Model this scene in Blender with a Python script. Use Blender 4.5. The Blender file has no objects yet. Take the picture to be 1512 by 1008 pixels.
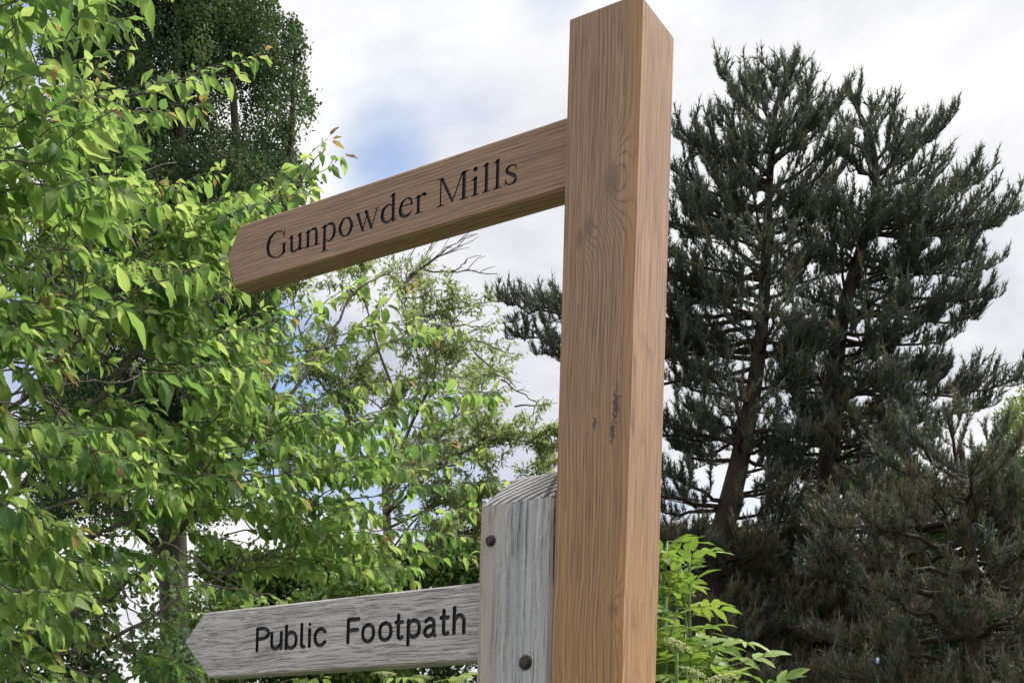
import bpy, math, random
import numpy as np
from mathutils import Matrix, Vector
from mathutils.geometry import delaunay_2d_cdt

SC = bpy.context.scene
COL = SC.collection
RNG = np.random.default_rng(11)
random.seed(5)
PI = math.pi

# ------------------------------------------------------------------ camera
FOC, PX, PY, EYE, ROLL = 1815.0, 756.0, 1235.0, 1.55, math.radians(1.63)
cam_d = bpy.data.cameras.new('camera')
cam = bpy.data.objects.new('camera', cam_d)
COL.objects.link(cam)
cam_d.sensor_fit = 'HORIZONTAL'
cam_d.sensor_width = 36.0
cam_d.lens = 36.0 * FOC / 1512.0
cam_d.shift_x = 0.0
cam_d.shift_y = (PY - 504.0) / 1512.0
cam_d.clip_start = 0.05
cam_d.clip_end = 2000.0
cr, sr = math.cos(ROLL), math.sin(ROLL)
cam.matrix_world = Matrix(((cr, -sr, 0, 0), (0, 0, -1, 0), (sr, cr, 0, EYE), (0, 0, 0, 1)))
SC.camera = cam

# ------------------------------------------------------------------ exposure
SC.view_settings.view_transform = 'Standard'
SC.view_settings.look = 'None'
SC.view_settings.gamma = 1.0
SC.view_settings.use_curve_mapping = False
SC.view_settings.exposure = 0.62
SC.render.engine = 'CYCLES'
SC.cycles.max_bounces = 8
SC.cycles.transmission_bounces = 4
SC.cycles.transparent_max_bounces = 4
SC.cycles.use_denoising = True


def world_pt(px, py, d):
    """A point in the scene d metres in front of the camera, seen at photo pixel px, py (used to read lengths off the photo)."""
    u, v = (px - PX) / FOC, (PY - py) / FOC
    return np.array([d * (u * cr - v * sr), d, EYE + d * (u * sr + v * cr)])


def to_px(p):
    p = np.asarray(p, float)
    x, y, z = p[..., 0], p[..., 1], p[..., 2] - EYE
    return PX + FOC * (x * cr + z * sr) / y, PY - FOC * (-x * sr + z * cr) / y


# ------------------------------------------------------------------ node helper
class NT:
    def __init__(self, tree):
        self.t = tree
        tree.nodes.clear()

    def n(self, typ, **kw):
        nd = self.t.nodes.new(typ)
        for k, v in kw.items():
            setattr(nd, k, v)
        return nd

    def link(self, a, b):
        self.t.links.new(a, b)

    def put(self, sock, v):
        if isinstance(v, bpy.types.NodeSocket):
            self.link(v, sock)
        else:
            sock.default_value = v

    def m(self, op, a, b=None, c=None, clamp=False):
        nd = self.n('ShaderNodeMath', operation=op)
        nd.use_clamp = clamp
        self.put(nd.inputs[0], a)
        if b is not None:
            self.put(nd.inputs[1], b)
        if c is not None:
            self.put(nd.inputs[2], c)
        return nd.outputs[0]

    def vm(self, op, a, b=None, scale=None):
        nd = self.n('ShaderNodeVectorMath', operation=op)
        self.put(nd.inputs[0], a)
        if b is not None:
            self.put(nd.inputs[1], b)
        if scale is not None:
            self.put(nd.inputs['Scale'], scale)
        return nd.outputs['Value'] if op in ('LENGTH', 'DISTANCE', 'DOT_PRODUCT') else nd.outputs[0]

    def noise(self, vec, scale, detail=2.0, rough=0.5, dist=0.0, col=False):
        nd = self.n('ShaderNodeTexNoise')
        self.put(nd.inputs['Vector'], vec)
        nd.inputs['Scale'].default_value = scale
        nd.inputs['Detail'].default_value = detail
        nd.inputs['Roughness'].default_value = rough
        nd.inputs['Distortion'].default_value = dist
        return nd.outputs['Color' if col else 'Fac']

    def ramp(self, fac, stops, interp='LINEAR'):
        nd = self.n('ShaderNodeValToRGB')
        nd.color_ramp.interpolation = interp
        el = nd.color_ramp.elements
        while len(el) < len(stops):
            el.new(0.5)
        for e, (p, c) in zip(el, stops):
            e.position = p
            e.color = (*c, 1) if len(c) == 3 else c
        self.put(nd.inputs['Fac'], fac)
        return nd.outputs['Color']

    def mix(self, fac, a, b, blend='MIX'):
        nd = self.n('ShaderNodeMix', data_type='RGBA', blend_type=blend)
        self.put(nd.inputs['Factor'], fac)
        for s, v in ((nd.inputs['A'], a), (nd.inputs['B'], b)):
            pass
        ins = [s for s in nd.inputs if s.type == 'RGBA']
        for s, v in zip(ins, (a, b)):
            self.put(s, v if isinstance(v, bpy.types.NodeSocket) else (*v, 1))
        return [o for o in nd.outputs if o.type == 'RGBA'][0]

    def step(self, v, lo, hi):
        nd = self.n('ShaderNodeMapRange', interpolation_type='SMOOTHSTEP')
        self.put(nd.inputs[0], v)
        nd.inputs[1].default_value = lo
        nd.inputs[2].default_value = hi
        nd.inputs[3].default_value = 0.0
        nd.inputs[4].default_value = 1.0
        return nd.outputs[0]

    def mapping(self, vec, scale=(1, 1, 1), loc=(0, 0, 0), rot=(0, 0, 0)):
        nd = self.n('ShaderNodeMapping')
        self.put(nd.inputs['Vector'], vec)
        nd.inputs['Scale'].default_value = scale
        nd.inputs['Location'].default_value = loc
        nd.inputs['Rotation'].default_value = rot
        return nd.outputs[0]


def new_mat(name):
    mt = bpy.data.materials.new(name)
    mt.use_nodes = True
    return mt, NT(mt.node_tree)


# ------------------------------------------------------------------ world and sun
SUN_EL, SUN_AZ = math.radians(56), math.radians(70)     # azimuth clockwise from +Y (the view direction)
world = bpy.data.worlds.new('World')
SC.world = world
world.use_nodes = True
w = NT(world.node_tree)
out = w.n('ShaderNodeOutputWorld')
tc = w.n('ShaderNodeTexCoord')
dirv = tc.outputs['Generated']
sky = w.n('ShaderNodeTexSky', sky_type='NISHITA')
sky.sun_disc = False
sky.sun_elevation = SUN_EL
sky.sun_rotation = SUN_AZ
sky.air_density = 1.0
sky.dust_density = 1.2
bg_sky = w.n('ShaderNodeBackground')
w.link(sky.outputs[0], bg_sky.inputs[0])
bg_sky.inputs[1].default_value = 0.13
sep = w.n('ShaderNodeSeparateXYZ')
w.link(dirv, sep.inputs[0])
zz = w.m('ADD', w.m('MAXIMUM', sep.outputs[2], 0.0), 0.28)
plane = w.vm('SCALE', dirv, scale=w.m('DIVIDE', 1.0, zz))
cl = w.mapping(plane, scale=(1, 1, 0.0), loc=(3.7, 1.2, 0.4))
base = w.noise(cl, 1.9, 7.0, 0.52, 0.25)
# real openings in the cloud deck, where blue shows
gap = None
for (gx, gy, rad, amt) in ((556, 258, 0.042, 0.195), (10, 420, 0.07, 0.34), (-40, 60, 0.09, 0.30), (815, -20, 0.03, 0.12), (340, 540, 0.08, 0.27)):
    g = world_pt(gx, gy, 1.0) - np.array([0, 0, EYE])
    g = g / np.linalg.norm(g)
    dd = w.vm('DISTANCE', dirv, tuple(g))
    k = w.m('MULTIPLY', w.m('SUBTRACT', 1.0, w.step(dd, rad * 0.15, rad * 1.5)), amt)
    gap = k if gap is None else w.m('MAXIMUM', gap, k)
cover = w.m('SUBTRACT', w.m('ADD', base, 0.16), gap)
dens = w.step(cover, 0.33, 0.60)
shade = w.noise(cl, 2.1, 6.0, 0.58, 0.35)
shade2 = w.m('ADD', w.m('MULTIPLY', shade, 0.72), w.m('MULTIPLY', base, 0.28))
ccol = w.ramp(shade2, [(0.36, (0.58, 0.585, 0.66)), (0.44, (0.72, 0.725, 0.785)), (0.51, (0.87, 0.87, 0.89)), (0.58, (1.0, 0.995, 0.985))])
bg_cl = w.n('ShaderNodeBackground')
w.link(ccol, bg_cl.inputs[0])
bg_cl.inputs[1].default_value = 0.71
mx = w.n('ShaderNodeMixShader')
w.link(dens, mx.inputs[0])
w.link(bg_sky.outputs[0], mx.inputs[1])
w.link(bg_cl.outputs[0], mx.inputs[2])
w.link(mx.outputs[0], out.inputs[0])

sun_d = bpy.data.lights.new('sun', 'SUN')
sun_d.energy = 3.8
sun_d.angle = math.radians(11)
sun_d.color = (1.0, 0.955, 0.88)
sun = bpy.data.objects.new('sun', sun_d)
COL.objects.link(sun)
sv = Vector((math.sin(SUN_AZ) * math.cos(SUN_EL), math.cos(SUN_AZ) * math.cos(SUN_EL), math.sin(SUN_EL)))
sun.rotation_euler = sv.to_track_quat('Z', 'Y').to_euler()


# ------------------------------------------------------------------ object helpers
def tag(o, label=None, cat=None, group=None, kind=None):
    if label:
        o['label'] = label
    if cat:
        o['category'] = cat
    if group:
        o['group'] = group
    if kind:
        o['kind'] = kind
    return o


def empty(name, loc, label, cat, group=None, rotz=0.0):
    o = bpy.data.objects.new(name, None)
    o.empty_display_size = 0.1
    COL.objects.link(o)
    o.location = tuple(loc)
    o.rotation_euler = (0, 0, rotz)
    return tag(o, label, cat, group)


class MB:
    """Collects triangles and quads with a 'tint' per vertex and leaf coordinates, then links them as one mesh object."""
    def __init__(self):
        self.V, self.T, self.UV, self.F, self.n = [], [], [], [], 0

    def add(self, V, faces, tint=0.5, uv=None):
        V = np.asarray(V, float).reshape(-1, 3)
        m = len(V)
        self.V.append(V)
        self.T.append(np.broadcast_to(np.asarray(tint, float), (m,)).copy())
        self.UV.append(np.zeros((m, 2)) if uv is None else np.asarray(uv, float).reshape(-1, 2))
        for f in faces:
            f = np.asarray(f, np.int64)
            if f.size:
                self.F.append(f + self.n)
        self.n += m

    def tube(self, pts, rad, seg=6, tint=0.5, cap=True):
        pts = np.asarray(pts, float)
        k = len(pts)
        rad = np.broadcast_to(np.asarray(rad, float), (k,))
        tan = np.gradient(pts, axis=0)
        tan /= np.linalg.norm(tan, axis=1, keepdims=True) + 1e-12
        ref = np.array([0.31, 0.95, 0.05]) if abs(tan[0] @ np.array([0.31, 0.95, 0.05])) < 0.9 else np.array([1.0, 0, 0])
        a = np.cross(tan, ref)
        a /= np.linalg.norm(a, axis=1, keepdims=True) + 1e-12
        b = np.cross(tan, a)
        th = np.arange(seg) * 2 * PI / seg
        ring = pts[:, None, :] + rad[:, None, None] * (np.cos(th)[None, :, None] * a[:, None, :] + np.sin(th)[None, :, None] * b[:, None, :])
        i = np.arange(k - 1)[:, None] * seg
        j = np.arange(seg)[None, :]
        q = np.stack([i + j, i + (j + 1) % seg, i + seg + (j + 1) % seg, i + seg + j], -1).reshape(-1, 4)
        fs = [q]
        if cap and seg >= 3:
            fs.append(np.array([[(k - 1) * seg, (k - 1) * seg + s, (k - 1) * seg + s + 1] for s in range(1, seg - 1)]))
        self.add(ring.reshape(-1, 3), fs, tint)

    def mesh(self, name, mat, smooth=True):
        V = np.concatenate(self.V)
        me = bpy.data.meshes.new(name)
        loops = np.concatenate([f.ravel() for f in self.F])
        tot = np.concatenate([np.full(len(f), f.shape[1]) for f in self.F])
        start = np.concatenate([[0], np.cumsum(tot)[:-1]])
        me.vertices.add(len(V))
        me.vertices.foreach_set('co', V.astype(np.float32).ravel())
        me.loops.add(len(loops))
        me.loops.foreach_set('vertex_index', loops.astype(np.int32))
        me.polygons.add(len(tot))
        me.polygons.foreach_set('loop_start', start.astype(np.int32))
        try:
            me.polygons.foreach_set('loop_total', tot.astype(np.int32))
        except Exception:
            pass
        me.polygons.foreach_set('use_smooth', np.full(len(tot), smooth))
        at = me.attributes.new('tint', 'FLOAT', 'POINT')
        at.data.foreach_set('value', np.concatenate(self.T).astype(np.float32))
        uv = np.concatenate(self.UV)
        if uv.any():
            a2 = me.attributes.new('leafco', 'FLOAT_VECTOR', 'POINT')
            a2.data.foreach_set('vector', np.c_[uv, np.zeros(len(uv))].astype(np.float32).ravel())
        me.update(calc_edges=True)
        if mat:
            me.materials.append(mat)
        return me

    def build(self, name, mat, parent=None, kind=None, smooth=True):
        if not self.F:
            return None
        o = bpy.data.objects.new(name, self.mesh(name, mat, smooth))
        COL.objects.link(o)
        if parent is not None:
            o.parent = parent
            o.matrix_parent_inverse = Matrix.Identity(4)
            o.location = -Vector(parent.location) if parent.rotation_euler.z == 0 else o.location
        if kind:
            o['kind'] = kind
        return o


def inst(mb, tv, tf, pos, X, Y, Z, s, tint, uv=None, ttint=None):
    """Writes m copies of a template into mb; X, Y, Z are (m,3) axes, s (m,) or (m,3) scale."""
    tv = np.asarray(tv, float)
    m, n = len(pos), len(tv)
    if m == 0:
        return
    s = np.asarray(s, float)
    if s.ndim == 1:
        s = np.repeat(s[:, None], 3, 1)
    V = pos[:, None, :] + (tv[None, :, 0:1] * s[:, None, 0:1]) * X[:, None, :] + (tv[None, :, 1:2] * s[:, None, 1:2]) * Y[:, None, :] + (tv[None, :, 2:3] * s[:, None, 2:3]) * Z[:, None, :]
    off = (np.arange(m) * n)[:, None, None]
    fs = [(np.asarray(f)[None] + off).reshape(-1, np.asarray(f).shape[1]) for f in tf if len(f)]
    T = np.repeat(np.asarray(tint, float)[:, None], n, 1)
    if ttint is not None:
        tt = np.asarray(ttint, float)[None, :]
        T = np.where(tt >= 0, tt, T)
    mb.add(V.reshape(-1, 3), fs, T.ravel(), None if uv is None else np.tile(uv, (m, 1)))


def unit(v):
    v = np.asarray(v, float)
    return v / (np.linalg.norm(v, axis=-1, keepdims=True) + 1e-12)


def frames(D, up):
    """Axes with Y along D and Z as close to up as D allows."""
    Y = unit(D)
    Z = unit(up - (up * Y).sum(-1, keepdims=True) * Y)
    X = np.cross(Y, Z)
    return X, Y, Z


def bez(p0, p1, p2, n):
    t = np.linspace(0, 1, n)[:, None]
    return (1 - t) ** 2 * p0 + 2 * t * (1 - t) * p1 + t ** 2 * p2


def catmull(P, n=6):
    P = np.asarray(P, float)
    if len(P) < 3:
        t = np.linspace(0, 1, n + 1)[:, None]
        return P[0] + (P[-1] - P[0]) * t
    Q = np.vstack([2 * P[0] - P[1], P, 2 * P[-1] - P[-2]])
    o = []
    for i in range(1, len(Q) - 2):
        p0, p1, p2, p3 = Q[i - 1:i + 3]
        for t in np.linspace(0, 1, n, endpoint=False):
            o.append(0.5 * (2 * p1 + (p2 - p0) * t + (2 * p0 - 5 * p1 + 4 * p2 - p3) * t * t + (3 * p1 - p0 - 3 * p2 + p3) * t ** 3))
    o.append(P[-1])
    return np.array(o)


# ------------------------------------------------------------------ materials
def bump(nt, h, strength, dist, normal=None):
    b = nt.n('ShaderNodeBump')
    b.inputs['Strength'].default_value = strength
    b.inputs['Distance'].default_value = dist
    nt.put(b.inputs['Height'], h)
    return b.outputs[0]


def oak_mat(name, along, knots, stains=(), seed=(0.0, 0.0, 0.0), pith=(-0.02, 0.09), warm=None, ring=0.0052, drift=0.035, tone=1.0, wane=False, face_fade=0.0):
    """New oak: growth rings cut lengthwise round a wandering pith, knots that push the rings aside, pores, rays."""
    mt, t = new_mat(name)
    o = t.n('ShaderNodeOutputMaterial')
    tcn = t.n('ShaderNodeTexCoord')
    p = tcn.outputs['Object']
    if along == 'x':
        s = t.n('ShaderNodeSeparateXYZ')
        t.link(p, s.inputs[0])
        c = t.n('ShaderNodeCombineXYZ')
        t.link(s.outputs[2], c.inputs[0])
        t.link(s.outputs[1], c.inputs[1])
        t.link(s.outputs[0], c.inputs[2])
        p = c.outputs[0]
    pr = p
    ps = t.vm('ADD', p, seed)
    s = t.n('ShaderNodeSeparateXYZ')
    t.link(p, s.inputs[0])
    x, y, z = s.outputs
    # pith drifts sideways with height
    wob = t.noise(t.mapping(ps, scale=(0.0, 0.0, 1.0)), 1.7, 2.0, 0.5, col=True)
    ws = t.n('ShaderNodeSeparateXYZ')
    t.link(wob, ws.inputs[0])
    cx = t.m('ADD', pith[0], t.m('MULTIPLY', t.m('SUBTRACT', ws.outputs[0], 0.5), drift * 5))
    cy = t.m('ADD', pith[1], t.m('MULTIPLY', t.m('SUBTRACT', ws.outputs[1], 0.5), drift * 3))
    dx, dy = t.m('SUBTRACT', x, cx), t.m('SUBTRACT', y, cy)
    r = t.m('SQRT', t.m('ADD', t.m('MULTIPLY', dx, dx), t.m('MULTIPLY', dy, dy)))
    fine = t.noise(t.mapping(ps, scale=(8, 8, 0.9)), 3.0, 1.5, 0.5)
    r = t.m('ADD', r, t.m('MULTIPLY', t.m('SUBTRACT', fine, 0.5), 0.011))
    kmask = None
    for (kx, ky, kz, rad, amp) in knots:
        ddx, ddy, ddz = t.m('SUBTRACT', x, kx), t.m('SUBTRACT', y, ky), t.m('MULTIPLY', t.m('SUBTRACT', z, kz), 0.42)
        d2 = t.m('ADD', t.m('ADD', t.m('MULTIPLY', ddx, ddx), t.m('MULTIPLY', ddy, ddy)), t.m('MULTIPLY', ddz, ddz))
        g = t.m('POWER', 2.718, t.m('DIVIDE', d2, -rad * rad))
        r = t.m('ADD', r, t.m('MULTIPLY', g, amp))
        kmask = g if kmask is None else t.m('MAXIMUM', kmask, g)
    ph = t.m('DIVIDE', r, ring)
    phm = t.m('ADD', ph, t.m('MULTIPLY', t.noise(t.mapping(ps, scale=(30, 30, 0.8)), 4.0, 2.0), 0.6))
    saw = t.m('FRACT', phm)
    late = t.m('SUBTRACT', 1.0, t.step(saw, 0.0, 0.42))
    late = t.m('MULTIPLY', late, t.step(saw, 0.0, 0.06))
    vary = t.noise(t.mapping(ps, scale=(14, 14, 0.7)), 2.2, 3.0, 0.6)
    late = t.m('MULTIPLY', late, t.step(vary, 0.26, 0.58))
    late = t.m('MULTIPLY', late, t.m('SUBTRACT', 1.0, t.m('MULTIPLY', t.step(y, 0.012, 0.03), face_fade)))
    fibre = t.noise(t.mapping(ps, scale=(210, 210, 3.2)), 1.0, 3.0, 0.65)
    pore = t.noise(t.mapping(ps, scale=(400, 400, 11)), 1.0, 1.5, 0.6)
    poreM = t.m('MULTIPLY', t.step(pore, 0.50, 0.62), t.m('ADD', 0.45, t.m('MULTIPLY', late, 0.75)))
    fleck = t.step(t.noise(t.mapping(ps, scale=(60, 60, 11)), 1.6, 2.0, 0.5, 0.6), 0.57, 0.72)
    tone_n = t.noise(t.mapping(ps, scale=(2.5, 2.5, 0.9)), 1.8, 3.0, 0.6)
    base = t.ramp(tone_n, [(0.25, tuple(tone * v for v in (0.310, 0.178, 0.100))), (0.5, tuple(tone * v for v in (0.380, 0.222, 0.126))), (0.75, tuple(tone * v for v in (0.45, 0.272, 0.160)))])
    if warm is not None:     # glare veil painted into the colour: golden low down, paler towards the top
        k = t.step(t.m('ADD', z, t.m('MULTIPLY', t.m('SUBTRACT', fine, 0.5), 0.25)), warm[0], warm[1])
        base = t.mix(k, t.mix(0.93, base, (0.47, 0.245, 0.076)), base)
    col = t.mix(t.m('MULTIPLY', late, 0.82), base, (0.130, 0.060, 0.030))
    col = t.mix(t.m('MULTIPLY', t.step(fibre, 0.40, 0.62), 0.50), col, (0.17, 0.082, 0.046))
    col = t.mix(t.m('MULTIPLY', fleck, 0.16), col, (0.50, 0.33, 0.21))
    col = t.mix(t.m('MULTIPLY', poreM, 0.85), col, (0.10, 0.05, 0.028))
    if wane:
        ed = t.m('ADD', t.m('ADD', x, SIDE), y)
        col = t.mix(t.m('MULTIPLY', t.m('SUBTRACT', 1.0, t.step(t.m('SUBTRACT', ed, t.m('ADD', 0.0100, t.m('MULTIPLY', t.m('SUBTRACT', z, 1.9), 0.0103))), -0.0006, 0.0006)), t.m('ADD', 0.2, t.m('MULTIPLY', fibre, 0.5))), col, (0.46, 0.235, 0.092))
    if kmask is not None:
        kn = t.noise(ps, 90.0, 3.0, 0.6)
        col = t.mix(t.m('MULTIPLY', t.step(kmask, 0.66, 1.0), t.m('ADD', 0.38, t.m('MULTIPLY', kn, 0.45))), col, (0.135, 0.068, 0.034))
    for (sx, sz, rx, rz, thr) in stains:
        e1, e2 = t.m('DIVIDE', t.m('SUBTRACT', x, sx), rx), t.m('DIVIDE', t.m('SUBTRACT', z, sz), rz)
        e = t.m('SUBTRACT', 1.0, t.m('SQRT', t.m('ADD', t.m('MULTIPLY', e1, e1), t.m('MULTIPLY', e2, e2))), clamp=True)
        e = t.m('MULTIPLY', e, t.m('LESS_THAN', y, 0.004))
        sp = t.noise(t.mapping(pr, scale=(1.6, 1, 1)), 150.0, 4.0, 0.68)
        mk = t.step(t.m('ADD', t.m('MULTIPLY', e, 0.42), sp), thr, thr + 0.07)
        mk = t.m('MULTIPLY', mk, t.step(e, 0.0, 0.2))
        col = t.mix(t.m('MULTIPLY', mk, 0.86), col, (0.022, 0.018, 0.018))
    b = t.n('ShaderNodeBsdfPrincipled')
    t.link(col, b.inputs['Base Color'])
    b.inputs['Roughness'].default_value = 0.40
    b.inputs['Specular IOR Level'].default_value = 0.62
    h = t.m('SUBTRACT', t.m('MULTIPLY', fibre, 0.25), t.m('ADD', t.m('MULTIPLY', poreM, 0.8), t.m('MULTIPLY', late, 0.25)))
    t.link(bump(t, h, 0.35, 0.0012), b.inputs['Normal'])
    t.link(b.outputs[0], o.inputs[0])
    return mt


def grey_wood_mat(name, along, seed, edge=False):
    """Old oak gone silver grey: raised grain, checks, pinkish patches where the edge is worn."""
    mt, t = new_mat(name)
    o = t.n('ShaderNodeOutputMaterial')
    p = t.n('ShaderNodeTexCoord').outputs['Object']
    s0 = t.n('ShaderNodeSeparateXYZ')
    t.link(p, s0.inputs[0])
    ox = s0.outputs[0]
    if along == 'x':
        c = t.n('ShaderNodeCombineXYZ')
        t.link(s0.outputs[2], c.inputs[0])
        t.link(s0.outputs[1], c.inputs[1])
        t.link(s0.outputs[0], c.inputs[2])
        p = c.outputs[0]
    ps = t.vm('ADD', p, seed)
    wav = t.noise(t.mapping(ps, scale=(1, 1, 1)), 5.0, 2.0, 0.5, col=True)
    pw = t.vm('ADD', ps, t.vm('SCALE', t.vm('SUBTRACT', wav, (0.5, 0.5, 0.5)), scale=0.02))
    fib = t.noise(t.mapping(pw, scale=(430, 430, 13) if along == 'x' else (300, 300, 6)), 1.0, 4.0, 0.7)
    fib2 = t.noise(t.mapping(pw, scale=(120, 120, 2.4)), 1.0, 3.0, 0.6)
    streak = t.noise(t.mapping(pw, scale=(34, 34, 2.0)), 1.0, 5.0, 0.68)
    blot = t.noise(ps, 11.0, 4.0, 0.65)
    dots = t.noise(t.mapping(ps, scale=(1, 1, 0.45)), 210.0, 2.0, 0.6)
    if along == 'x':
        col = t.ramp(fib2, [(0.25, (0.36, 0.342, 0.345)), (0.5, (0.53, 0.51, 0.512)), (0.75, (0.68, 0.66, 0.66))])
        crack = t.step(fib, 0.50, 0.66)
        col = t.mix(t.m('MULTIPLY', crack, 0.74), col, (0.10, 0.09, 0.088))
        lite = t.step(t.m('SUBTRACT', 1.0, fib), 0.55, 0.72)
        col = t.mix(t.m('MULTIPLY', lite, 0.35), col, (0.52, 0.50, 0.49))
    else:
        col = t.ramp(streak, [(0.28, (0.31, 0.31, 0.335)), (0.44, (0.42, 0.42, 0.452)), (0.56, (0.51, 0.505, 0.538)), (0.72, (0.64, 0.63, 0.655))])
        col = t.mix(t.m('MULTIPLY', t.step(fib2, 0.48, 0.66), 0.42), col, (0.19, 0.188, 0.20))
        col = t.mix(t.m('MULTIPLY', t.step(dots, 0.52, 0.75), 0.38), col, (0.56, 0.55, 0.57))
        col = t.mix(t.m('MULTIPLY', t.step(t.m('SUBTRACT', 1.0, dots), 0.55, 0.75), 0.33), col, (0.15, 0.145, 0.155))
        crack = t.m('MULTIPLY', t.step(fib, 0.56, 0.66), t.step(fib2, 0.40, 0.6))
        col = t.mix(t.m('MULTIPLY', crack, 0.6), col, (0.06, 0.055, 0.06))
        # long drying checks
        chk = t.m('MULTIPLY', t.step(t.noise(t.mapping(ps, scale=(70, 1, 1.6)), 1.0, 1.0, 0.4), 0.70, 0.74), t.step(blot, 0.44, 0.56))
        col = t.mix(t.m('MULTIPLY', chk, 0.85), col, (0.035, 0.03, 0.032))
    if edge:
        k = t.m('MULTIPLY', t.step(t.m('ADD', ox, t.m('MULTIPLY', t.m('SUBTRACT', blot, 0.5), 0.05)), 0.100, 0.132), 0.62)
        col = t.mix(k, col, t.mix(streak, (0.36, 0.29, 0.25), (0.56, 0.47, 0.41)))
    else:
        col = t.mix(t.m('MULTIPLY', t.step(blot, 0.55, 0.75), 0.35), col, (0.40, 0.35, 0.32))
    b = t.n('ShaderNodeBsdfPrincipled')
    t.link(col, b.inputs['Base Color'])
    b.inputs['Roughness'].default_value = 0.82
    b.inputs['Specular IOR Level'].default_value = 0.25
    h = t.m('SUBTRACT', t.m('MULTIPLY', streak, 0.4), t.m('ADD', crack, t.m('MULTIPLY', fib, 0.7)))
    t.link(bump(t, h, 0.7, 0.0022), b.inputs['Normal'])
    t.link(b.outputs[0], o.inputs[0])
    return mt


def end_grain_mat(name):
    """Sawn sloping top of the old post: growth rings cut across, standing as dark ridges, with checks."""
    mt, t = new_mat(name)
    o = t.n('ShaderNodeOutputMaterial')
    p = t.n('ShaderNodeTexCoord').outputs['Object']
    s = t.n('ShaderNodeSeparateXYZ')
    t.link(p, s.inputs[0])
    x, y, z = s.outputs
    wv = t.m('MULTIPLY', t.m('SUBTRACT', t.noise(p, 16.0, 2.0), 0.5), 0.006)
    q = t.m('ADD', t.m('ADD', t.m('MULTIPLY', x, 0.26), t.m('MULTIPLY', y, 0.95)), wv)
    q = t.m('ADD', q, t.m('MULTIPLY', t.m('MULTIPLY', x, x), 0.55))
    saw = t.m('FRACT', t.m('DIVIDE', q, 0.0072))
    dark = t.m('MULTIPLY', t.step(saw, 0.45, 0.75), t.m('SUBTRACT', 1.0, t.step(saw, 0.88, 1.0)))
    n1 = t.noise(p, 260.0, 3.0, 0.6)
    col = t.ramp(n1, [(0.3, (0.36, 0.345, 0.345)), (0.7, (0.60, 0.58, 0.575))])
    col = t.mix(t.m('MULTIPLY', dark, 0.95), col, (0.030, 0.028, 0.03))
    chk = t.m('MULTIPLY', t.step(t.noise(t.mapping(p, scale=(60, 6, 6)), 1.0, 1.0, 0.4), 0.66, 0.70), 0.7)
    col = t.mix(chk, col, (0.04, 0.035, 0.035))
    b = t.n('ShaderNodeBsdfPrincipled')
    t.link(col, b.inputs['Base Color'])
    b.inputs['Roughness'].default_value = 0.85
    t.link(bump(t, t.m('SUBTRACT', t.m('MULTIPLY', n1, 0.2), dark), 0.8, 0.002), b.inputs['Normal'])
    t.link(b.outputs[0], o.inputs[0])
    return mt


def plain_mat(name, col, rough=0.6, metal=0.0, var=0.25, scale=60.0, bmp=0.0, spec=0.4):
    mt, t = new_mat(name)
    o = t.n('ShaderNodeOutputMaterial')
    p = t.n('ShaderNodeTexCoord').outputs['Object']
    n1 = t.noise(p, scale, 4.0, 0.6)
    c = t.ramp(n1, [(0.25, tuple(v * (1 - var) for v in col)), (0.75, tuple(v * (1 + var) for v in col))])
    b = t.n('ShaderNodeBsdfPrincipled')
    t.link(c, b.inputs['Base Color'])
    b.inputs['Roughness'].default_value = rough
    b.inputs['Metallic'].default_value = metal
    b.inputs['Specular IOR Level'].default_value = spec
    if bmp:
        t.link(bump(t, n1, 0.6, bmp), b.inputs['Normal'])
    t.link(b.outputs[0], o.inputs[0])
    return mt


def bark_mat(name, dark, light, scale=30.0):
    mt, t = new_mat(name)
    o = t.n('ShaderNodeOutputMaterial')
    p = t.n('ShaderNodeTexCoord').outputs['Object']
    n1 = t.noise(p, scale, 5.0, 0.65)
    n2 = t.noise(t.mapping(p, scale=(1, 1, 0.25)), scale * 2.2, 3.0, 0.6)
    c = t.ramp(t.m('ADD', t.m('MULTIPLY', n1, 0.6), t.m('MULTIPLY', n2, 0.4)), [(0.32, dark), (0.68, light)])
    b = t.n('ShaderNodeBsdfPrincipled')
    t.link(c, b.inputs['Base Color'])
    b.inputs['Roughness'].default_value = 0.8
    t.link(bump(t, n2, 0.7, 0.01), b.inputs['Normal'])
    t.link(b.outputs[0], o.inputs[0])
    return mt


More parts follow.
